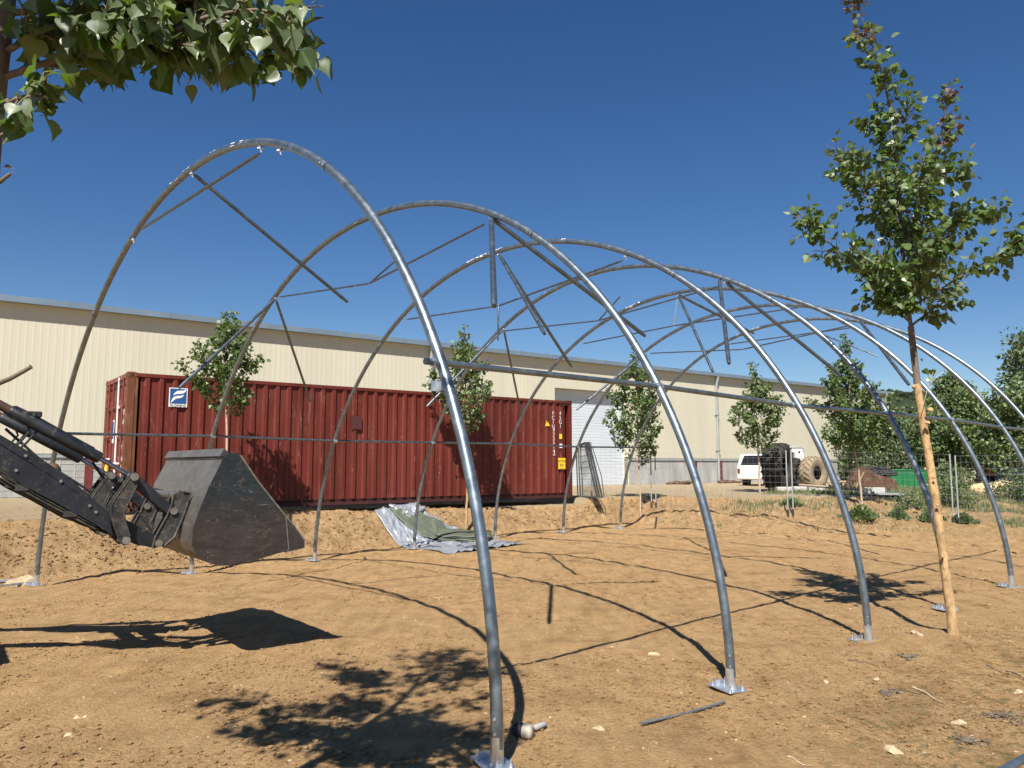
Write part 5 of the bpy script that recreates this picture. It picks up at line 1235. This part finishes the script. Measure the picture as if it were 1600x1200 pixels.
# ------------------------------------------------------------------ things in the yard behind the fence
def tyre(name, label, px, pyb, Y, Rr, Wt, axis, rin, mat, lug, lean=0):
    c0 = at(px, pyb, Y); z0 = float(gz(c0[0], Y)); c = thing(name, label, 'tyre', (c0[0], Y, z0), 'old tractor tyres'); ax = np.array([math.cos(axis), math.sin(axis), lean]); ax /= np.linalg.norm(ax)
    ctr = np.array([c0[0], Y, z0 + Rr * .98]); w = Wt / 2
    MB().lathe([(rin, -w * .75), (rin + .03, -w * .85), (Rr * .78, -w), (Rr * .93, -w * .92), (Rr * .955, -w * .6), (Rr * .955, w * .6), (Rr * .93, w * .92), (Rr * .78, w), (rin + .03, w * .85), (rin, w * .75), (rin + .05, w * .5), (Rr * .86, w * .4), (Rr * .86, -w * .4), (rin + .05, -w * .5), (rin, -w * .75)], ctr, ax, 40).build('carcass', mat, c)
    MB().lathe([(0, -.02), (rin + .03, -.02), (rin + .03, .02), (0, .02)], ctr - ax * w * .3, ax, 30).build('hole_shade_disc', M['black'], c)  # added black disc standing in for the shade inside the tyre's hollow
    up = np.array([0, 0, 1.0]); e1 = np.cross(up, ax); e1 /= np.linalg.norm(e1); e2 = np.cross(ax, e1); m = MB()
    for k in range(lug):
        for sgn in (-1, 1):
            th = (k + (.5 if sgn > 0 else 0)) * 2 * math.pi / lug; V = []
            for (f, dth) in ((0.02, .0), (.55, .10), (1.0, .24)):
                for rr in (Rr * .94, Rr * 1.0 if f < .9 else Rr * .965):
                    for dd in (-.045, .045):
                        q = th + dth + dd; V.append(ctr + ax * (sgn * f * w) + (e1 * math.cos(q) + e2 * math.sin(q)) * rr)
            Fc = []
            for s_ in range(2):
                o = s_ * 4; Fc += [(o, o + 1, o + 5, o + 4), (o + 2, o + 6, o + 7, o + 3), (o, o + 4, o + 6, o + 2), (o + 1, o + 3, o + 7, o + 5)]
            Fc += [(0, 2, 3, 1), (8, 9, 11, 10)]; m.add(V, Fc)
    m.build('tread_lugs', mat, c)
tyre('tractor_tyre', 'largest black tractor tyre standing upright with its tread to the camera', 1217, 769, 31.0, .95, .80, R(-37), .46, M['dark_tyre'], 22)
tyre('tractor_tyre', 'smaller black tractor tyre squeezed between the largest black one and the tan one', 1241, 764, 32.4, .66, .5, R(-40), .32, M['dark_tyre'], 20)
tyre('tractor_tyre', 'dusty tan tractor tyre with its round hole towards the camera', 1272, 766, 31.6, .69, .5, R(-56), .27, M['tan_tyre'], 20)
def van():
    q = at(1168, 757, 38.0); x0 = q[0]; y0 = 38.0; z0 = float(gz(x0, y0)); A = R(45); u = np.array([math.sin(A), math.cos(A), 0]); v = np.array([-u[1], u[0], 0]); k = np.array([0, 0, 1.0])
    # u runs to the front of the van, v away to the left
    O = np.array([x0 + .80, y0 - .8, z0 - .10]); P = lambda s, t, z: O + u * s + v * t + k * z
    c = thing('van', 'old white van standing behind the tyres with its dark rear window to the camera', 'van', P(1.9, .8, 0))
    pr = [(.0, .45), (.05, .40), (3.9, .38), (4.05, .55), (4.05, .85), (3.85, 1.0), (3.05, 1.12), (2.6, 1.56), (2.4, 1.64), (.55, 1.66), (.35, 1.62), (.02, 1.05), (-.03, .7)]
    MB().prism([P(s, 0, z) for s, z in pr], v * 1.65).build('body', M['van'], c)
    MB().prism([P(.06, .14, 1.12) - u * .012, P(.06, 1.5, 1.12) - u * .012, P(.31, 1.42, 1.58) - u * .012, P(.31, .22, 1.58) - u * .012], -u * .01).build('rear_window', M['glass_dark'], c)
    for a_, b_ in ((.6, 1.35), (1.45, 2.2)): MB().prism([P(a_, -.004, 1.12), P(b_, -.004, 1.12), P(b_, -.004, 1.62), P(a_, -.004, 1.62)], -v * .01).build('side_window', M['glass_dark'], c)
    MB().prism([P(2.3, -.004, 1.12), P(2.98, -.004, 1.12), P(2.58, -.004, 1.66), P(2.3, -.004, 1.66)], -v * .01).build('side_window', M['glass_dark'], c)
    m = MB(); m.box(P(-.06, .82, .50), (.12, 1.6, .16), np.stack([u, v, k], 1), .03); m.build('bumper', M['van'], c)
    for t in (.02, 1.50): MB().box(P(-.035, t + .06, .82), (.03, .12, .22), np.stack([u, v, k], 1), .005).build('tail_light', M['red_steel'], c)
    for s in (.75, 3.1):
        for t in (-.02, 1.49): MB().lathe([(.0, 0), (.30, 0), (.32, .03), (.32, .15), (.30, .18), (0, .18)], P(s, t, .32), v, 22).build('wheel', M['black'], c)
    m = MB(); m.tube([P(2.8, -.02, 1.15), P(2.85, -.25, 1.2), P(2.85, -.25, 1.75), P(2.75, -.12, 1.85)], .015, 6); m.box(P(2.85, -.28, 1.5), (.05, .22, .35), np.stack([u, v, k], 1), .02); m.build('mirror', M['van'], c)
van()
def cab():
    c0 = at(1244, 745, 34.5); g = float(gz(c0[0], 34.5)); Rm = np.eye(3)
    c = thing('machine_cab', 'white framed machine cab showing between the black tyre top and the tan tyre', 'machine', (c0[0], 34.5, g)); z = g
    a = at(1238, 699, 34.5); b = at(1252, 699, 34.5); d = at(1252, 724, 34.5); m = MB(); m.box(((a[0] + b[0]) / 2, 34.5, z + 1.05), (.42, .7, 1.0), Rm, .05); m.build('body', M['van'], c)
    m = MB(); zt = a[2]; x0, x1 = a[0] - .25, b[0]; m.tube([(x0, 34.2, z + 1.1), (x0, 34.2, zt - .08), (x0 + .08, 34.2, zt), (x1 - .08, 34.2, zt), (x1, 34.2, zt - .08), (x1, 34.2, z + 1.1)], .022, 7); m.build('window_frame', M['pipe_grey'], c)
    m = MB(); m.box(((x0 + x1) / 2, 34.24, (z + 1.5 + zt) / 2), (x1 - x0 - .08, .02, zt - z - 1.6), Rm, .005); m.build('panel', M['van'], c)
    MB().lathe([(0, 0), (.05, 0), (.05, .03), (0, .03)], (x1 - .22, 34.19, zt - .22), (0, -1, 0), 14).build('round_lamp', M['black'], c)
cab()
def slabs():
    for k, (a, b, lab) in enumerate(((1212, 1236, 'speckled whitish kerb block at the foot of the largest black tyre'), (1238, 1258, 'middle whitish block in front of the tan tyre'), (1261, 1286, 'smooth white block on the right in front of the tan tyre'))):
        A_ = at(a, 768, 29.6); B_ = at(b, 768, 29.6); m = MB(); z = float(gz(A_[0], 29.6)); m.box(((A_[0] + B_[0]) / 2, 29.6, z + .09), (B_[0] - A_[0], .45, .17), None, .02); tag(m.build('kerb_block', M['whiteblock']), lab, 'block', 'whitish blocks by the tyres')
    A_ = at(1355, 775, 25.8); m = MB(); z = float(gz(11.8, 25.6)); x0 = at(1352, 775, 25.6)[0]; x1 = at(1385, 775, 25.6)[0]; m.box(((x0 + x1) / 2, 25.7, z + .16), (x1 - x0 - .12, .35, .19), None, .015); tag(m.build('concrete_block', M['concrete']), 'grey concrete block lying on a grey board behind the tall young poplar', 'block')
    x0 = at(1348, 780, 25.2)[0]; x1 = at(1420, 780, 25.2)[0]; m = MB(); m.box(((x0 + x1) / 2, 25.5, z + .05), (x1 - x0, .9, .03)); tag(m.build('board', M['pipe_grey']), 'flat grey board lying on the ground under the concrete block', 'board')
    P0 = at(1250, 770, 29.2); P1 = at(1345, 788, 25.5); m = MB(); P0[2] = float(gz(P0[0], P0[1])) + .25; P1[2] = float(gz(P1[0], P1[1])) + .2
    m.tube([P0, P1], .05, 6); tag(m.build('timber_beam', M['bark_pale']), 'long pale timber beam lying from the white blocks towards the tall young poplar', 'beam')
    P0 = at(1332, 772, 27); P1 = at(1350, 738, 27); m = MB(); m.tube([P0, P1], .025, 6); tag(m.build('wooden_lath', M['straw']), 'thin wooden lath leaning against the rusty bucket', 'lath')
slabs()
def rusty_bucket():
    Y = 29.5; pr = [(1320, 769), (1326, 760), (1333, 748), (1337, 737), (1352, 733), (1362, 740), (1374, 747), (1388, 750), (1399, 753), (1404, 763), (1400, 772), (1388, 768), (1372, 765), (1350, 770)]
    P = [at(x, y, Y) for x, y in pr]; zmin = min(p[2] for p in P); g = float(gz(11.9, Y)); P = [p + np.array([0, 0, g + .02 - zmin]) for p in P]
    c = thing('excavator_bucket', 'rust-brown excavator bucket lying behind the tall young poplar under black hoses', 'bucket', (P[0][0] + .8, Y + .5, g))
    MB().prism(P, np.array([.35, 1.1, 0])).build('shell', M['rust'], c); m = MB()
    for k in range(3): q = P[9] + np.array([-.05 + .02 * k, .15 + .35 * k, -.2]); m.box(q, (.28, .12, .12), None, .02)
    m.build('teeth', M['rust'], c)
    rs = np.random.RandomState(3); h = thing('hose_heap', 'tangled heap of black hoses on top of the rust-brown bucket', 'hoses', at(1368, 738, Y)); m = MB()
    for k in range(9):
        c0 = at(1352 + k * 4.6, 738 + (k % 3) * 2.5, Y + .25 + .08 * (k % 4)); r = rs.uniform(.16, .3); a = rs.uniform(0, 3); ti = rs.uniform(.2, 1.1); th = np.linspace(0, 6.0, 18)
        m.tube([c0 + np.array([math.cos(q) * r * 1.3, math.sin(q) * r * math.cos(ti), math.sin(q) * r * .8 * math.sin(ti) + .1]) for q in th], .04, 7)
    m.build('hose_coils', M['black'], h)
rusty_bucket()
def skip():
    Y = 32.5; a = at(1394, 770, Y); b = at(1449, 770, Y); g = float(gz(a[0], Y)); zt = at(1420, 734.5, Y)[2]; x0, x1 = a[0], b[0]
    c = thing('green_skip', 'green metal skip standing in front of the trees beside the rusty bucket', 'skip', ((x0 + x1) / 2, Y + .7, g))
    V = [(x0, Y, g), (x1, Y, g), (x1, Y + 1.5, g), (x0, Y + 1.5, g), (x0 - .05, Y - .05, zt), (x1 + .05, Y - .05, zt), (x1 + .05, Y + 1.55, zt), (x0 - .05, Y + 1.55, zt)]
    MB().add(V, [(0, 1, 5, 4), (1, 2, 6, 5), (2, 3, 7, 6), (3, 0, 4, 7), (0, 3, 2, 1)]).build('body', M['green_paint'], c)
    m = MB()
    for p, q in ((4, 5), (5, 6), (6, 7), (7, 4)): m.tube([V[p], V[q]], .03, 8)
    for f in (.33, .66): m.box((x0 + (x1 - x0) * f, Y - .045, (g + zt) / 2), (.06, .05, zt - g - .1))
    m.build('rim', M['green_paint'], c)
skip()
def farm_bits():
    g = float(gz(19.9, 32.5)); Y = 32.5; a = at(1543, 760, Y); x = a[0]; z = float(gz(x, Y))
    c = thing('farm_machine', 'red farm machine with wooden drawbar near the right edge in front of the trees', 'machine', (x + .5, Y, z))
    MB().prism([at(1545, 744, Y), at(1545, 730, Y), at(1551, 727, Y), at(1556, 736, Y), at(1560, 744, Y)], np.array([.0, .7, 0])).build('hopper', M['red_paint'], c)
    m = MB(); A0 = at(1546, 746, Y); B0 = at(1615, 744, Y); m.box((A0 + B0) / 2 + np.array([0, .35, 0]), (B0[0] - A0[0], .3, .14), None, .01); m.build('drawbar', M['rust'], c)
    for px in (1552, 1600): q = at(px, 752, Y); MB().lathe([(0, 0), (.26, 0), (.28, .05), (.28, .15), (0, .2)], (q[0], Y + .1, z + .27), (0, 1, 0), 18).build('wheel', M['black'], c)
    MB().lathe([(0, 0), (.09, 0), (.10, .03), (0, .04)], at(1565, 735, Y), (0, -1, .2), 16).build('lamp', M['whiteblock'], c)
    for k, (px, py, w, lab) in enumerate(((1560, 760, 1.6, 'pale sand heap in the weeds below the red farm machine'), (1500, 752, 1.1, 'small pale sand heap left of the red farm machine'))):
        q = at(px, py, 29.5 if k == 0 else 33); z = float(gz(q[0], q[1])); m = MB(); m.blob((q[0], q[1], z + .05), (w, w * .8, w * .45), 80 + k, 3, .3); tag(m.build('sand_heap', M['sandpile']), lab, 'sand heap')
    # dark car parked beyond
    Y = 36.5; q = at(1583, 742, Y); z = float(gz(q[0], Y)); x = q[0]; pr = [(-.2, .35), (3.9, .35), (3.95, .75), (3.2, .9), (2.6, 1.35), (1.1, 1.38), (.5, .95), (-.15, .85)]
    c = thing('parked_car', 'dark blue car parked behind the drawbar of the red machine at the right edge', 'car', (x + 1.5, Y + .8, z))
    MB().prism([(x - .6 + s, Y, z + h) for s, h in pr], (0, 1.6, 0)).build('body', M['blue_car'], c)
    MB().prism([(x - .6 + s, Y - .012, z + h) for s, h in ((.75, .95), (3.0, .95), (2.55, 1.3), (1.15, 1.32))], (0, .01, 0)).build('side_window', M['glass_dark'], c)
    for s in (.7, 3.1): MB().lathe([(0, 0), (.3, 0), (.31, .1), (.3, .18), (0, .18)], (x - .6 + s, Y - .02, z + .31), (0, 1, 0), 20).build('wheel', M['black'], c)
farm_bits()
bpy.context.view_layer.update()
print('objects', len(bpy.data.objects), 'tris', sum(len(o.data.polygons) for o in bpy.data.objects if o.type == 'MESH'))
